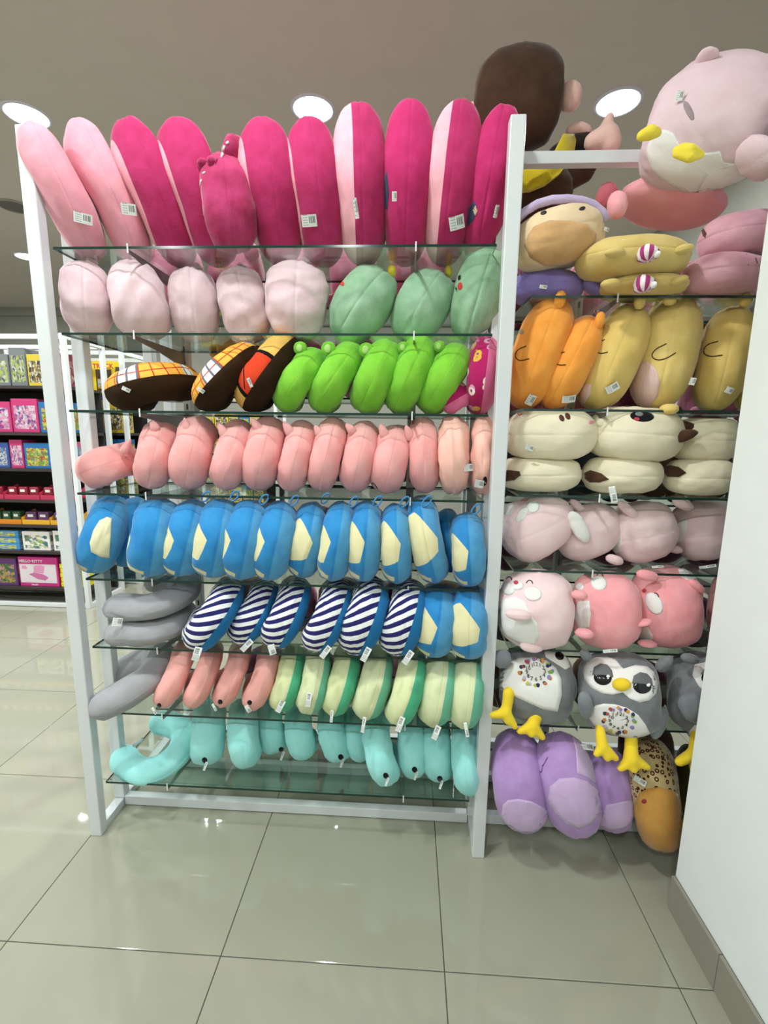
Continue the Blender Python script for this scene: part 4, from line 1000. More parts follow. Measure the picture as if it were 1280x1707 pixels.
remeshed('leg', [[(1052, 1228, 10, .03), (1052, 1250, 11, .01), (1052, 1264, 13, 0)], [(1052, 1266, 11, 0), (1034, 1281, 6, -.01)], [(1052, 1266, 12, 0), (1056, 1281, 8, -.01)], [(1054, 1264, 11, 0), (1079, 1279, 6, -.01)]], Yo, oyel, o2)
o1 = pil('owl_plush', 'c', 0, (896, 1076), (893, 1208), 126, owlg, 'grey owl plush tipped back beside the middle post, clock belly up', 'plush toy', 'grey owl plush', zs=ZS_R[5], pr=.45, square=2.1, D=.75, groove=.006, Yf=-.02, lo=-.10, hi=.05, amp=.008)
o1.patch([(853, 1103), (866, 1097), (888, 1096), (910, 1101), (926, 1113), (935, 1132), (936, 1158), (929, 1186), (905, 1182), (880, 1171), (850, 1157), (827, 1145), (836, 1122)], wht, 'belly', off=.0015)
clock(o1, 893, 1120, 25, -.05, .82)
o1.patch([(906, 1084), (925, 1083), (946, 1098), (950, 1112), (942, 1116), (925, 1105), (910, 1096)], wht, 'eye_mask', off=.0015); o1.oval(932, 1094, 16, 12, 40, gb, 'eye', off=.003, dome=.002)
o1.lobe((948, 1118), (952, 1170), 24, .05, owlw, 'wing', thick=.03); o1.lobe((836, 1082), (838, 1114), 30, .05, owlw, 'wing', thick=.03)
Yo = o1.lo[1]+.02
remeshed('leg', [[(848, 1154, 10, .02), (845, 1178, 9, .01), (841, 1188, 10, 0)], [(841, 1189, 9, 0), (821, 1192, 6, -.01)], [(842, 1190, 9, 0), (846, 1203, 6, -.01)], [(844, 1189, 9, 0), (858, 1211, 6, -.01)]], Yo, oyel, o1)
remeshed('leg', [[(898, 1180, 12, .02), (890, 1203, 10, .01), (887, 1210, 11, 0)], [(887, 1211, 10, 0), (866, 1219, 6, -.01)], [(888, 1212, 10, 0), (886, 1222, 8, -.01)], [(889, 1211, 10, 0), (904, 1229, 6, -.01)]], Yo, oyel, o1)
o3 = pil('owl_plush', 'c', 0, (1176, 1086), (1172, 1232), 128, owlg, 'grey owl plush turned sideways, cut off by the white wall edge', 'plush toy', 'grey owl plush', zs=ZS_R[5], pr=.45, square=2.1, D=.75, groove=.006, Yf=.0, lo=-.08, hi=.06, amp=.008)
o3.patch([(1158, 1108), (1176, 1104), (1200, 1108), (1204, 1150), (1184, 1158), (1166, 1146), (1154, 1126)], wht, 'eye_mask', off=.0015); o3.oval(1180, 1130, 22, 22, 0, gb, 'eye', off=.003, dome=.002); o3.patch([(1168, 1124), (1174, 1115), (1188, 1114), (1194, 1124)], lid, 'eyelid', off=.005, dome=.003)
o3.lobe((1140, 1156), (1168, 1204), 40, .02, owlw, 'wing', thick=.05); o3.lobe((1134, 1094), (1166, 1102), 17, .05, owlg, 'ear', thick=.03); o3.patch([(1146, 1222), (1158, 1208), (1172, 1212), (1172, 1230), (1150, 1228)], wht, 'belly', off=.0015)
remeshed('leg', [[(1164, 1226, 12, .02), (1160, 1254, 12, 0)], [(1158, 1256, 11, 0), (1132, 1270, 8, -.01)], [(1160, 1256, 11, 0), (1158, 1284, 8, -.01)]], o3.lo[1]+.03, oyel, o3)

# ---- bottom of the right bay
pur = plush('cloth_lilac', (184, 146, 208), nap=.12, sheen=.3); pur2 = plush('cloth_pale_lilac', (206, 178, 220), nap=.1)
def pbody(a, b, w, lb, m, lo, hi, Yf, **kw):
    return pil('lilac_cushion', 'c', 0, a, b, w, m, lb, 'cushion', 'long lilac cushions', zs=.10, pr=.55, square=2.2, lo=lo, hi=hi, Yf=Yf, **kw)
g3 = pbody((1004, 1240), (1024, 1389), 84, 'lilac long cushion at the back right, its lower end under the middle owl', pur, -.06, -.04, -.05, D=.8)
g1 = pbody((852, 1214), (880, 1391), 92, 'lilac long cushion beside the middle post, pale rounded end down', pur, -.09, -.07, -.08, D=.8)
g2 = pbody((922, 1206), (974, 1385), 98, 'lilac long cushion in front, barcode tag and stitched wavy line', pur, -.11, -.10, -.10, D=.7)
g1.patch([(838, 1342), (846, 1334), (864, 1332), (886, 1336), (906, 1346), (918, 1360), (908, 1380), (888, 1388), (866, 1386), (846, 1374), (836, 1360)], pur2, 'end_panel', off=.0015)
g2.patch([(916, 1312), (932, 1298), (956, 1296), (978, 1302), (996, 1318), (1006, 1334), (1000, 1358), (984, 1374), (964, 1381), (944, 1372), (926, 1354), (914, 1334)], pur2, 'end_panel', off=.0015)
g3.patch([(1010, 1342), (1030, 1338), (1052, 1334), (1062, 1340), (1058, 1362), (1042, 1380), (1016, 1384), (996, 1374)], pur2, 'end_panel', off=.0015)
g2.line([(896, 1288), (900, 1284), (902, 1290), (906, 1272), (903, 1280), (910, 1268), (907, 1274), (913, 1262)], .0011, plain('thread_purple', (80, 40, 110), .7), 'stitched_line')
g2.patch([(950, 1212), (962, 1210), (980, 1232), (996, 1266), (1004, 1296), (1000, 1310), (978, 1296), (962, 1290), (960, 1250)], pur2, 'side_panel', off=.0012)
g2.tag(974, 1247, 30, 11, 2)
och = plush('cloth_ochre', (204, 148, 66), nap=.12); leo = leopard('cloth_leopard')
t = pil('leopard_plush', 'c', 0, (1078, 1222), (1106, 1422), 84, leo, 'long plush with leopard print above and plain ochre lower end, beside the white wall', 'plush toy', None, zs=.06, pr=.5, square=2.2, D=.7, lo=-.10, hi=-.08, Yf=-.09)
t.patch([(1066, 1322), (1080, 1314), (1100, 1312), (1124, 1320), (1142, 1334), (1150, 1360), (1149, 1390), (1140, 1414), (1118, 1426), (1090, 1422), (1068, 1404), (1057, 1376), (1056, 1346)], och, 'ochre_end', off=.0022, rings=8, dens=5)
t.oval(1074, 1335, 8, 7, 0, plain('thread_red', (150, 40, 50), .7), 'heart', off=.0035); t.tag(1068, 1301, 20, 10, 25)

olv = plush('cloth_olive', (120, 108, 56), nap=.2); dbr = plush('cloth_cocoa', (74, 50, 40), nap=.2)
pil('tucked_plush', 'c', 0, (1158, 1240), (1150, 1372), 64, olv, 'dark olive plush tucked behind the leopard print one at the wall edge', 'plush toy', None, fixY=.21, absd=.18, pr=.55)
pil('tucked_plush', 'c', 0, (1080, 1196), (1074, 1300), 96, dbr, 'dark cocoa plush in shadow behind the middle owl\'s yellow feet', 'plush toy', None, fixY=.24, absd=.16, pr=.55)  # dark plush added to darken the gap below the owls
# ================================================================== TOP OF THE RIGHT BAY
zA = ZS_R[0]
lav = plush('cloth_lavender', (196, 176, 214), nap=.1); tan = plush('cloth_tan', (226, 200, 160), nap=.12); tan2 = plush('cloth_dark_tan', (206, 162, 108), nap=.14)
pv = plush('cloth_violet', (136, 120, 188), nap=.12); must = plush('cloth_mustard', (216, 190, 112), nap=.16)
t = layer(850, 974, 448, 514, zA, 'violet plush lying under the tan-faced one', pv, g=None, Yf=.06); t.lobe((972, 470), (1006, 492), 24, .03, pv, 'arm', thick=.05); t.tag(905, 478, 13, 6, 8)
zt = t.hi[2]
t = layer(852, 1010, 331, 449, zt-.015, 'tan-faced plush with lavender hood and two dark eyes, beside the middle post', tan, ang=12, g=None, Yf=.0, D=.8, square=2.0)
t.patch([(880, 392), (890, 378), (915, 368), (950, 368), (980, 374), (994, 390), (990, 414), (968, 432), (940, 443), (908, 443), (884, 430), (874, 410)], tan2, 'muzzle', off=.0015, dome=.004, rings=8)
for x, y in ((906, 355), (970, 348)): t.oval(x, y, 11, 6, -20, black, 'eye', dome=.0015)
V, F = tube([at(x, y, t.lo[1]+.04+.02*abs(x-940)/70) for x, y in ((862, 366), (876, 352), (896, 340), (920, 333), (946, 332), (970, 335), (990, 342), (1004, 354), (1010, 368))], .011, 10); mesh_obj('hood_rim', V, F, lav, t.root)
t.tag(1007, 383, 10, 6, 20)
l1 = layer(993, 1150, 453, 505, zA, 'mustard hamster plush with striped party hat, lower of two', must, g='mustard hamster plush with party hats', Yf=.03, D=.8, hi=.1)
l2 = layer(958, 1156, 372, 462, l1.hi[2]-.012, 'mustard hamster plush with striped party hat, stacked on the other', must, g='mustard hamster plush with party hats', Yf=.0, D=.7, lo=-.07)
for th, hx, hy, e1, e2 in ((l2, 1083, 422, (1007, 1042, 420), (1122, 1157, 416)), (l1, 1077, 473, (1000, 1037, 472), (1114, 1148, 468))):
    hb = th.lobe((hx-22, hy-1), (hx+18, hy+3), 34, .0, cnd, 'party_hat', thick=.05, taper=-.5, yaw=.2)
    hb2 = th.lobe((hx+12, hy-4), (hx+13, hy+8), 12, -.03, whiteP, 'hat_tip', thick=.024, parent=hb)
    th.lobe((e1[0], e1[2]+2), (e1[1], e1[2]-1), 17, .01, must, 'ear', thick=.035); th.lobe((e2[1], e2[2]-4), (e2[0], e2[2]+3), 17, .01, must, 'ear', thick=.035)
pk = plush('cloth_rosy', (250, 174, 182), nap=.12); mv = plush('cloth_mauve', (220, 164, 178), nap=.14)
m2 = layer(1130, 1300, 414, 498, zA, 'mauve seal-like plush with pointed snout, lower of two by the wall', mv, g='mauve seal-like plush', Yf=.03, taper=.25)
m1 = layer(1160, 1330, 330, 424, m2.hi[2]-.012, 'mauve seal-like plush with dark slit nostril, stacked on the other', mv, g='mauve seal-like plush', Yf=.0, taper=.15, ang=4)
m1.patch([(1169, 378), (1172, 379), (1178, 390), (1176, 397), (1172, 394), (1168, 384)], plain('nostril_brown', (84, 40, 24), .5), 'nostril', off=.001)
for P in ([(1244, 424), (1247, 442)], [(1259, 430), (1262, 440)]): m2.line(P, .001, brown_t, 'stitch')
zr = l2.hi[2]
rp = layer(1034, 1210, 280, 392, zr-.02, 'round rosy pink plush with ball ears, on top of the mustard hamsters', pk, ang=-12, g=None, Yf=.02, D=.85, square=2.0, pr=.72, fixY=.19)
rp.lobe((1026, 318), (1032, 366), 37, .01, pk, 'ear', thick=.06); rp.lobe((1022, 304), (1000, 346), 32, .12, plush('cloth_deep_rose', (214, 110, 124)), 'ear', thick=.04)
# big pale pink penguin toppled forward
pgm = plush('cloth_dusty_pink', (228, 200, 206), nap=.10, sheen=.3)
pe = pil('penguin_plush', 'c', 0, (1222, 74), (1158, 330), 216, pgm, 'huge pale pink penguin plush toppled forward on the top of the pile', 'plush toy', None, pr=.5, square=2.1, amp=.010, wr=.02, groove=.004, absd=.26, fixY=.03, nl=40, na=70, taper=.1)
pe.patch([(1090, 222), (1100, 216), (1112, 217), (1122, 222), (1132, 240), (1150, 258), (1180, 290), (1160, 322), (1120, 308), (1088, 284), (1076, 250)], wht, 'belly', off=.002, rings=9, dens=6); pe.patch([(1132, 262), (1160, 257), (1200, 252), (1206, 270), (1228, 274), (1242, 262), (1256, 290), (1236, 322), (1196, 336), (1156, 330), (1122, 308), (1115, 280)], wht, 'belly', off=.0016, rings=9, dens=6)
fy = plush('cloth_penguin_yellow', (240, 216, 60), nap=.08)
remeshed('foot', [[(1070, 226, 9, 0), (1084, 221, 12, 0), (1096, 222, 7, .01)], [(1082, 216, 7, 0), (1096, 218, 6, 0)]], pe.lo[1]-.01, fy, pe, .0035)
remeshed('foot', [[(1126, 250, 6, 0), (1150, 250, 10, -.012), (1170, 257, 5, 0)], [(1126, 257, 6, 0), (1150, 262, 9, -.012), (1168, 260, 5, 0)], [(1138, 246, 8, 0), (1150, 245, 6, 0)]], pe.lo[1]-.02, fy, pe, .0035)
pe.lobe((1187, 78), (1170, 116), 34, .07, pgm, 'crest', thick=.06); pe.lobe((1290, 236), (1236, 292), 76, .03, pgm, 'flipper', thick=.10)
pe.tag(1134, 162, 12, 15, 0)
lp = pe.lobe((1140, 168), (1156, 200), 12, .01, plush('cloth_grey_pink', (170, 152, 156)), 'care_label', thick=.006)
# monkey seen from behind
mk = plush('cloth_monkey_brown', (74, 50, 36), nap=.18, sheen=.3); fl_ = plush('cloth_flesh', (238, 196, 184), nap=.08); ysh = plush('cloth_yellow_shirt', (206, 184, 30), nap=.15)
mo = pil('monkey_plush', 'c', 0, (872, 68), (856, 262), 150, mk, 'big dark brown monkey plush seen from behind, yellow collar and raised fist', 'plush toy', None, pr=.5, square=2.1, D=.85, amp=.008, groove=.012, absd=.22, fixY=.34, body='head')
mo.lobe((953, 133), (950, 188), 38, .09, fl_, 'ear', thick=.06, absY=.33); mo.lobe((790, 168), (792, 218), 30, .09, fl_, 'ear', thick=.06, absY=.33)
mo.lobe((895, 262), (885, 380), 130, .1, mk, 'torso', thick=.2, absY=.36)
def strip(pts0, pts1, Y, mat, name, th, thick=.012):
    """a band of cloth with folds, between an upper and a lower edge"""
    A = [at(x, y, Y+dy) for x, y, dy in pts0]; B = [at(x, y, Y+dy) for x, y, dy in pts1]; n = len(A); V = []; F = []; m = 7
    for s_ in (0, 1):
        for i in range(n):
            for j in range(m):
                t_ = j/(m-1); V.append(A[i]*(1-t_)+B[i]*t_+np.array([0, s_*thick-.008*math.sin(t_*PI)-.004*math.sin(i*2.1+j), 0]))
    for s_ in (0, 1):
        for i in range(n-1):
            for j in range(m-1):
                b_ = s_*n*m; q = (b_+i*m+j, b_+(i+1)*m+j, b_+(i+1)*m+j+1, b_+i*m+j+1); F.append(q if s_ else q[::-1])
    for i in range(n-1):
        for j in (0, m-1): F.append((i*m+j, (i+1)*m+j, n*m+(i+1)*m+j, n*m+i*m+j))
    for j in range(m-1):
        for i in (0, n-1): F.append((i*m+j, i*m+j+1, n*m+i*m+j+1, n*m+i*m+j))
    return mesh_obj(name, V, F, mat, th.root)
strip([(860, 284, 0), (880, 277, -.02), (905, 268, -.03), (925, 250, -.02), (938, 224, 0), (958, 222, .03)], [(864, 320, 0), (885, 318, -.03), (910, 306, -.04), (934, 288, -.03), (945, 272, -.01), (958, 250, .02)], .24, ysh, 'collar', mo)
remeshed('arm', [[(930, 262, 20, .03), (950, 240, 14, .02), (980, 236, 14, 0)]], .30, plush('cloth_black_sleeve', (40, 34, 28)), mo, .006)
remeshed('hand', [[(988, 236, 15, 0), (1012, 228, 20, 0), (1016, 238, 19, 0)], [(1006, 222, 12, 0), (1016, 196, 8, 0)]], .28, fl_, mo, .006)
remeshed('hand', [[(950, 218, 8, .05), (966, 212, 9, .05), (978, 216, 8, .05)]], .30, fl_, mo, .006)
remeshed('arm', [[(930, 300, 26, .03), (975, 290, 14, .02), (985, 275, 12, .01)]], .33, mk, mo, .006)
# ================================================================== FAR SIDE OF THE RACK: pink plush seen through the glass
pb = plush('cloth_back_pink', (226, 140, 170), nap=.14); pb2 = plush('cloth_back_yellow', (226, 180, 90), nap=.14)
BS = [1.83, 1.52, 1.20, .88, .56, .25]
def world_plush(name, x, y, z, sx, sy, sz, m, lb, g, seed, limbs=True):
    U = g_cushion(seed, pr=.5, groove=.006, nl=16, na=26); X = U[0]*np.array([sx, sy, sz])+np.array([x, y, z+sz/2])
    th = Thing(name, X, U[1], U[2], m, lb, 'plush toy', g)
    if limbs:
        for sx_, dz, nm in ((-1, .22, 'arm'), (1, .22, 'arm'), (-1, -.42, 'foot'), (1, -.42, 'foot')):
            k = g_cushion(seed+7, pr=.8, groove=0, nl=10, na=14); s2 = .055
            P = k[0]*np.array([s2, s2*1.3, s2])+np.array([x+sx_*sx*.42, y-sy*.38, z+sz*(.5+dz)])
            P[:, 2] += max(0, z-P[:, 2].min()); mesh_obj(nm, P, k[1], m, th.root, uv=k[2])
    return th
rng = random.Random(3)
n = 0
CN = {'cloth_back_pink': 'pink', 'cloth_back_yellow': 'yellow', 'cloth_back_brown': 'brown', 'cloth_back_plum': 'plum', 'cloth_back_slate': 'slate grey'}
OQ = ['first', 'second', 'third', 'fourth', 'fifth', 'sixth', 'seventh', 'eighth', 'ninth']
bcols = [pb, pb2, plush('cloth_back_brown', (120, 84, 64)), plush('cloth_back_plum', (126, 70, 96)), plush('cloth_back_slate', (90, 96, 110))]
for bay, (xa, xb) in enumerate(((.06, 1.29), (1.41, 2.5))):
    for si, z in enumerate(BS):
        z = z if bay == 0 else [1.76, 1.45, 1.15, .85, .55, .25][si]
        x = xa; kk = 0
        if bay == 0: x = [.10, .34, .46, .40, .34, .40][si]
        while x < xb-.14:
            w = rng.uniform(.16, .21); hgt = rng.uniform(.21, .24) if si else rng.uniform(.24, .30)
            m = (pb if rng.random() < .75 else pb2) if si < 2 and bay == 0 else bcols[rng.choice([0, 2, 3, 4, 2, 3])]
            world_plush('seated_plush', x+w/2, .50, z+.001, w, .20, hgt, m, '%s soft toy, %s from left on the far-side %s shelf, %s bay' % (['pink', 'yellow', 'brown', 'plum', 'slate grey'][bcols.index(m)], OQ[kk], OQ[si], ['left', 'right'][bay]), 'soft toys on the far side of the rack', 700+n, limbs=(si < 3)); n += 1; kk += 1
            x += w+(.05 if si < 3 else .012)

# ================================================================== TOY SHELVES IN THE BACKGROUND
wr_ = plain('toy_rack_white', (226, 230, 230), .4); dk = plain('toy_shelf_dark', (52, 44, 44), .5)
def art(name, base, cols, seed, scale=9, band=.2, lo=.3):
    """printed carton: band of base colour round a picture made of flat coloured shapes"""
    if name in MATS: return MATS[name]
    k = NT(name); u, v = k.uv()
    q = k.n('ShaderNodeUVMap'); mp = k.n('ShaderNodeVectorMath', operation='ADD'); k.l(q.outputs[0], mp.inputs[0]); mp.inputs[1].default_value = (seed*3.1, seed*1.7, 0)
    a = k.noise(scale*1.3, 5, mp.outputs[0], .7); b = k.vor(scale*1.1, mp.outputs[0])
    e = k.n('ShaderNodeSeparateColor'); k.l(b.outputs['Color'], e.inputs[0])
    c = lin(cols[0])
    for i, cc in enumerate(cols[1:]):
        c = k.mix(k.m_('MINIMUM', k.m_('MAXIMUM', k.m_('MULTIPLY_ADD', k.m_('ADD', k.m_('MULTIPLY', e.outputs[i % 3], .45), a), 6.0, -6.0*(.66+.1*i)), 0.0), 1.0), c, lin(cc))
    ins = k.m_('MULTIPLY', k.band(u, .08, .92), k.band(v, .10, 1-band)); c = k.mix(ins, lin(base), c)
    k.l(c, k.p.inputs['Base Color']); k.p.inputs['Roughness'].default_value = .3
    MATS[name] = k.m; return k.m
def carton(x, y, z, w, d, h, mat, label, group='toy boxes on the background shelves', lab=None):
    r = root('toy_box', (x+w/2, y+d/2, z), label, 'toy box', group)
    box('carton', (x, y, z), (x+w, y+d, z+h), mat, r, .002, uv=True)
    return r
def wtext(s, x, y, z, size, mat, parent, name='lettering', ext=.0006):
    c = bpy.data.curves.new(name, 'FONT'); c.body = s; c.size = size; c.extrude = ext; c.resolution_u = 2; c.offset = size*.02
    o = bpy.data.objects.new(name, c); me = bpy.data.meshes.new_from_object(o); bpy.data.objects.remove(o)
    V = [(x+v.co.x, y-v.co.z, z+v.co.y) for v in me.vertices]; F = [tuple(p.vertices) for p in me.polygons]
    return mesh_obj(name, V, F, mat, parent, smooth=False)
def toy_rack(xa, xb, ya, yb, h, zs, label):
    r = root('toy_rack', ((xa+xb)/2, (ya+yb)/2, 0), label, 'rack')
    for x in (xa, xb-.034):
        for y in (ya, yb-.034): box('post', (x, y, 0), (x+.034, y+.034, h), wr_, r, .002)
        box('foot_bar', (x+.002, ya+.034, .0), (x+.032, yb-.034, .03), wr_, r)
        box('side_bar', (x+.002, ya+.034, h-.036), (x+.032, yb-.034, h-.004), wr_, r)
    for y in (ya+.004, yb-.03):
        box('top_rail', (xa+.034, y, h-.04), (xb-.034, y+.026, h-.006), wr_, r, .002); box('bottom_rail', (xa+.034, y, .004), (xb-.034, y+.026, .034), wr_, r, .002)
    box('added_dark_panel', (xa+.036, yb-.05, .036), (xb-.036, yb-.04, zs[-1]), plain('toy_rack_dark_panel', (46, 42, 42), .7), r)  # dark panel added so the gaps behind the boxes look dark
    for z in zs: box('shelf_board', (xa+.036, ya+.02, z-.022), (xb-.036, yb-.04, z), dk, r, .001)
    return r
ZT = [.155, .45, .66, .855, 1.095, 1.365, 1.705]
toy_rack(-3.4, -1.40, 2.0, 2.46, 2.07, ZT, 'white framed toy shelf unit left of the plush rack in the background')
box_bp = toy_rack(-2.4, -1.36, 2.62, 3.08, 2.06, ZT, 'white framed toy shelf unit further back with truck boxes')
pal = [((232, 120, 170), (60, 190, 200), (236, 200, 210), (90, 70, 160)), ((150, 60, 80), (200, 120, 110), (60, 30, 40), (230, 190, 180)), ((130, 134, 136), (180, 200, 90), (80, 70, 110), (220, 220, 216)), ((236, 210, 60), (60, 60, 56), (190, 150, 60), (240, 240, 230)),
       ((226, 60, 130), (240, 170, 200), (120, 70, 150), (240, 240, 240)), ((60, 90, 170), (226, 226, 214), (130, 160, 200), (40, 60, 130)), ((40, 120, 190), (120, 180, 60), (240, 220, 90), (200, 60, 50)), ((110, 60, 130), (70, 110, 70), (200, 170, 60), (220, 150, 180))]
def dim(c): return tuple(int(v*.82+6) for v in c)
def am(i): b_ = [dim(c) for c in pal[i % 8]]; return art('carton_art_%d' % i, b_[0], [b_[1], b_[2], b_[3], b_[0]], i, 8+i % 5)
rows = [(6, [(.13, .21, 0), (.12, .19, 1), (.16, .2, 2), (.12, .24, 2), (.12, .2, 3), (.14, .21, 1)]), (5, [(.2, .19, 3), (.24, .2, 4), (.2, .22, 4), (.22, .2, 6)]),
        (4, [(.09, .17, 5), (.22, .17, 5), (.1, .19, 4), (.2, .17, 6), (.16, .18, 0)])]
DS = {0: 'pastel blue and pink', 1: 'dull red', 2: 'grey window', 3: 'yellow and black', 4: 'hot pink', 5: 'white and navy', 6: 'blue and green', 7: 'purple'}
OR = ['first', 'second', 'third', 'fourth', 'fifth', 'sixth', 'seventh', 'eighth', 'ninth', 'tenth', 'eleventh', 'twelfth', 'thirteenth']
RD = {6: 'top', 5: 'second', 4: 'third', 3: 'fourth', 2: 'fifth', 1: 'sixth', 0: 'bottom'}
cnt = 0
for zi, items in rows:
    x = -1.45
    seq = items*3; k = 0; j = len(items)-1
    col = 0
    while x > -2.9 and k < 12:
        w, h, ci = items[(j-k) % len(items)]
        h = min(h*1.12, (2.0 if zi == 6 else ZT[zi+1]-.03)-ZT[zi]-.01)
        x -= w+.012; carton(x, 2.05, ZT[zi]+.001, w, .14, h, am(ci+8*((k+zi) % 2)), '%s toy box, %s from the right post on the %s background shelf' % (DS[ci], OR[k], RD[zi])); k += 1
# fourth shelf: crimson blister toys in trays; fifth: yellow trays with dark blisters
cr = plain('tray_crimson', (190, 50, 84), .4); ye = plain('tray_yellow', (226, 170, 50), .4); orr = plain('tray_orange', (216, 130, 30), .4)
rb = plain('blister_red', (136, 30, 50), .25); gnb = plain('blister_green', (48, 84, 56), .25); dkb = plain('blister_dark', (64, 50, 56), .25); lbw = plain('sticker_white', (224, 224, 222), .5); ppb = plain('blister_purple', (96, 60, 100), .25)
def tray(x, z, w, mt, tb, lb, g):
    r = root('display_tray', (x+w/2, 2.1, z), lb, 'tray', g)
    box('front', (x, 2.04, z), (x+w, 2.046, z+.035), mt, r); box('bottom', (x, 2.046, z), (x+w, 2.18, z+.004), mt, r)
    for s_ in (x, x+w-.004): mesh_obj('side', [(s_, 2.046, z), (s_+.004, 2.046, z), (s_+.004, 2.18, z), (s_, 2.18, z), (s_, 2.046, z+.05), (s_+.004, 2.046, z+.05), (s_+.004, 2.18, z+.10), (s_, 2.18, z+.10)], boxV((0, 0, 0), (1, 1, 1))[1], mt, r, smooth=False)
    n_ = max(2, int(w/.085))
    for i in range(n_):
        bx = x+.01+i*(w-.02)/n_; bw = (w-.02)/n_-.012
        V = []; F = []
        q = root('blister_toy', (bx+bw/2, 2.09, z+.005), '%s toy pack, %s in the %s' % (tb[1], OR[i], lb.replace('display ', '').replace('from the right', 'from right').replace(' on the ', ', ').replace(' background', ' far')), 'toy', 'small packs in display trays')
        box('pack', (bx, 2.06, z+.005), (bx+bw, 2.12, z+.095), tb[0], q, .012); box('sticker', (bx+bw*.25, 2.0585, z+.055), (bx+bw*.75, 2.0605, z+.075), lbw, q)
x = -1.45
for ti, (w, mt, tb, c_) in enumerate(((.28, cr, (rb, 'dark red'), 'crimson'), (.28, cr, (rb, 'dark red'), 'crimson'), (.28, cr, (rb, 'dark red'), 'crimson'), (.2, ye, (dkb, 'dark grey'), 'yellow'), (.2, ye, (dkb, 'dark grey'), 'yellow'))):
    x -= w+.008; tray(x, ZT[3]+.001, w, mt, tb, '%s display tray, %s from the right on the fourth background shelf' % (c_, OR[ti]), 'open display trays')
x = -1.45
for ti, (w, mt, tb, c_) in enumerate(((.22, ye, (ppb, 'purple'), 'yellow'), (.22, ye, (ppb, 'purple'), 'yellow'), (.26, orr, (gnb, 'dark green'), 'orange'), (.24, ye, (dkb, 'dark grey'), 'yellow'))):
    x -= w+.008; tray(x, ZT[2]+.001, w, mt, tb, '%s display tray, %s from the right on the fifth background shelf' % (c_, OR[ti]), 'open display trays')
x -= .24; carton(x, 2.05, ZT[2]+.001, .22, .14, .15, am(7), 'purple toy box beside the trays on the fifth background shelf')
# sixth shelf: stack of long blue boxes and a white toy box
wb = art('carton_white_green', (232, 226, 222), [(232, 226, 222), (60, 110, 120), (140, 170, 60), (160, 140, 90)], 21, 5)
bb_ = art('carton_blue_fruit', (70, 140, 200), [(80, 150, 206), (210, 210, 80), (60, 120, 60), (190, 90, 60)], 22, 7)
carton(-1.68, 2.05, ZT[1]+.001, .22, .14, .16, wb, 'white toy box with green picture on the sixth background shelf, by the post'); carton(-1.93, 2.05, ZT[1]+.001, .22, .14, .15, wb, 'white toy box with teal and green picture on the sixth background shelf')
for i in range(3): carton(-2.30, 2.05, ZT[1]+.001+i*.051, .34, .14, .049, bb_, 'long flat blue toy box, %s of the three stacked on the sixth background shelf' % ['bottom one', 'middle one', 'top one'][i], 'stacked long blue boxes')
carton(-2.6, 2.05, ZT[1]+.001, .24, .14, .15, am(12), 'toy box left of the blue stack on the sixth background shelf')
# bottom shelf: pink tea set box with its lettering, yellow packs
hk = root('toy_box', (-1.83, 2.1, ZT[0]), 'pink and white toy laptop box with HELLO KITTY lettering on the bottom background shelf', 'toy box')
mg = plain('box_magenta', (200, 50, 130), .35); wp = plain('box_white', (226, 214, 218), .35); pkp = plain('print_pink', (222, 150, 186), .4); pkd = plain('print_deep_pink', (200, 110, 160), .4)
box('carton', (-1.99, 2.05, ZT[0]+.001), (-1.67, 2.17, ZT[0]+.238), mg, hk, .002)
box('picture_panel', (-1.982, 2.0486, ZT[0]+.03), (-1.684, 2.0502, ZT[0]+.182), wp, hk)
wtext('HELLO KITTY', -1.982, 2.0492, ZT[0]+.196, .032, plain('print_white', (240, 232, 236), .4), hk)
wtext('TEA SET', -1.90, 2.0492, ZT[0]+.008, .016, plain('print_white', (240, 232, 236), .4), hk)
for P in ([(-1.87, .11), (-1.79, .108), (-1.775, .165), (-1.80, .175), (-1.855, .172), (-1.865, .16)], [(-1.91, .10), (-1.84, .06), (-1.78, .05), (-1.75, .075), (-1.79, .10), (-1.87, .112)], [(-1.965, .145), (-1.93, .14), (-1.915, .15), (-1.93, .168), (-1.96, .17)]):
    V = [(a, 2.0478, ZT[0]+b) for a, b in P]+[(a, 2.0488, ZT[0]+b) for a, b in P]; n_ = len(P)
    mesh_obj('printed_picture', V, [tuple(range(n_)), tuple(range(2*n_-1, n_-1, -1))]+[(i, (i+1) % n_, n_+(i+1) % n_, n_+i) for i in range(n_)], pkp if P[0][0] != -1.91 else pkd, hk, smooth=False)
yp = plain('pack_yellow', (232, 222, 30), .3); 
for i in range(5):
    r = root('yellow_pack', (-1.55, 2.1, ZT[0]+.001+i*.038), 'bright yellow flat pack, %s of the pile on the bottom background shelf' % ['lowest', 'second', 'third', 'fourth', 'top'][i], 'pack', 'pile of yellow packs')
    box('pack', (-1.655+.004*(i % 2), 2.05, ZT[0]+.001+i*.038), (-1.445+.003*(i % 3), 2.17, ZT[0]+.001+i*.038+.036), yp, r, .004)
carton(-1.65, 2.06, ZT[0]+.194, .2, .1, .05, am(10), 'small patterned box lying on the pile of yellow packs', None)
carton(-2.25, 2.05, ZT[0]+.001, .24, .14, .22, am(15), 'blue and brown toy box left of the pink lettered box')
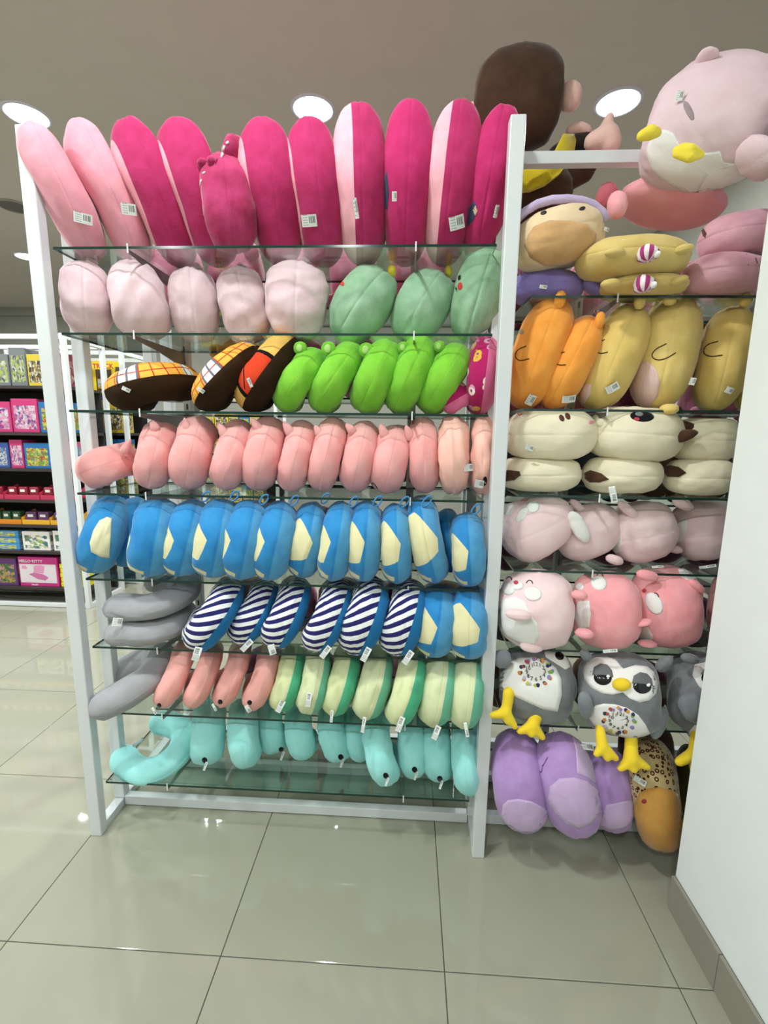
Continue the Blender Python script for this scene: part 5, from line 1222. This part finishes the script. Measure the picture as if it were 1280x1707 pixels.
# unit further back: truck boxes
tk = root('toy_box', (-1.55, 2.7, ZT[6]), 'yellow toy box with red TRUCK lettering, on the top shelf further back', 'toy box')
ya = plain('box_yellow', (236, 206, 30), .35); box('carton', (-1.66, 2.66, ZT[6]+.001), (-1.46, 2.80, ZT[6]+.27), ya, tk, .002)
box('picture_panel', (-1.63, 2.6585, ZT[6]+.02), (-1.49, 2.6605, ZT[6]+.20), art('digger_picture', (90, 60, 30), [(110, 170, 220), (230, 180, 40), (80, 56, 30), (110, 170, 220)], 31, 5, band=.45), tk, uv=True)
wtext('TRUCK', -1.652, 2.6592, ZT[6]+.208, .056, plain('print_red', (196, 40, 40), .4), tk)
x = -1.68; q = 0
for w, h, c_ in ((.15, .22, 2), (.16, .2, 9), (.16, .22, 3)):
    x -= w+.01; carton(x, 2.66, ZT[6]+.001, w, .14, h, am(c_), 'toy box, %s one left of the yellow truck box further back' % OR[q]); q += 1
carton(-1.452, 2.66, ZT[6]+.001, .05, .14, .22, art('carton_green_slim', (60, 60, 60), [(50, 50, 50), (130, 190, 60), (60, 110, 60)], 41, 6), 'slim green and black box right of the yellow truck box further back', None)
for zi in (5, 4, 3, 2, 1, 0):
    x = -1.405; q = 0
    while x > -2.1:
        w = rng.uniform(.1, .18); hmax = ZT[zi+1]-ZT[zi]-.035; h = hmax*rng.uniform(.7, .95); x -= w+.008
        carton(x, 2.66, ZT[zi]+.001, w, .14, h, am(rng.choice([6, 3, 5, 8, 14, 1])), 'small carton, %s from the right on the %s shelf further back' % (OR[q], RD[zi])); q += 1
toy_rack(-1.22, -.35, 3.7, 4.1, 1.76, [.3, .6, .9, 1.15, 1.42], 'low white toy shelf unit with small yellow cartons, furthest in the background')
for li, (zz, hh_) in enumerate(((1.42, .16), (1.15, .18), (.9, .17), (.6, .2))):
    x = -1.17; q = 0
    while x < -.62:
        w = rng.uniform(.1, .15); carton(x, 3.74, zz+.001, w, .14, hh_*rng.uniform(.8, 1), am([3, 11, 3, 6][q % 4]), 'small yellowish carton, %s from left, %s shelf of the furthest toy unit' % (OR[q], ['top', 'second', 'third', 'fourth'][li])); x += w+.008; q += 1
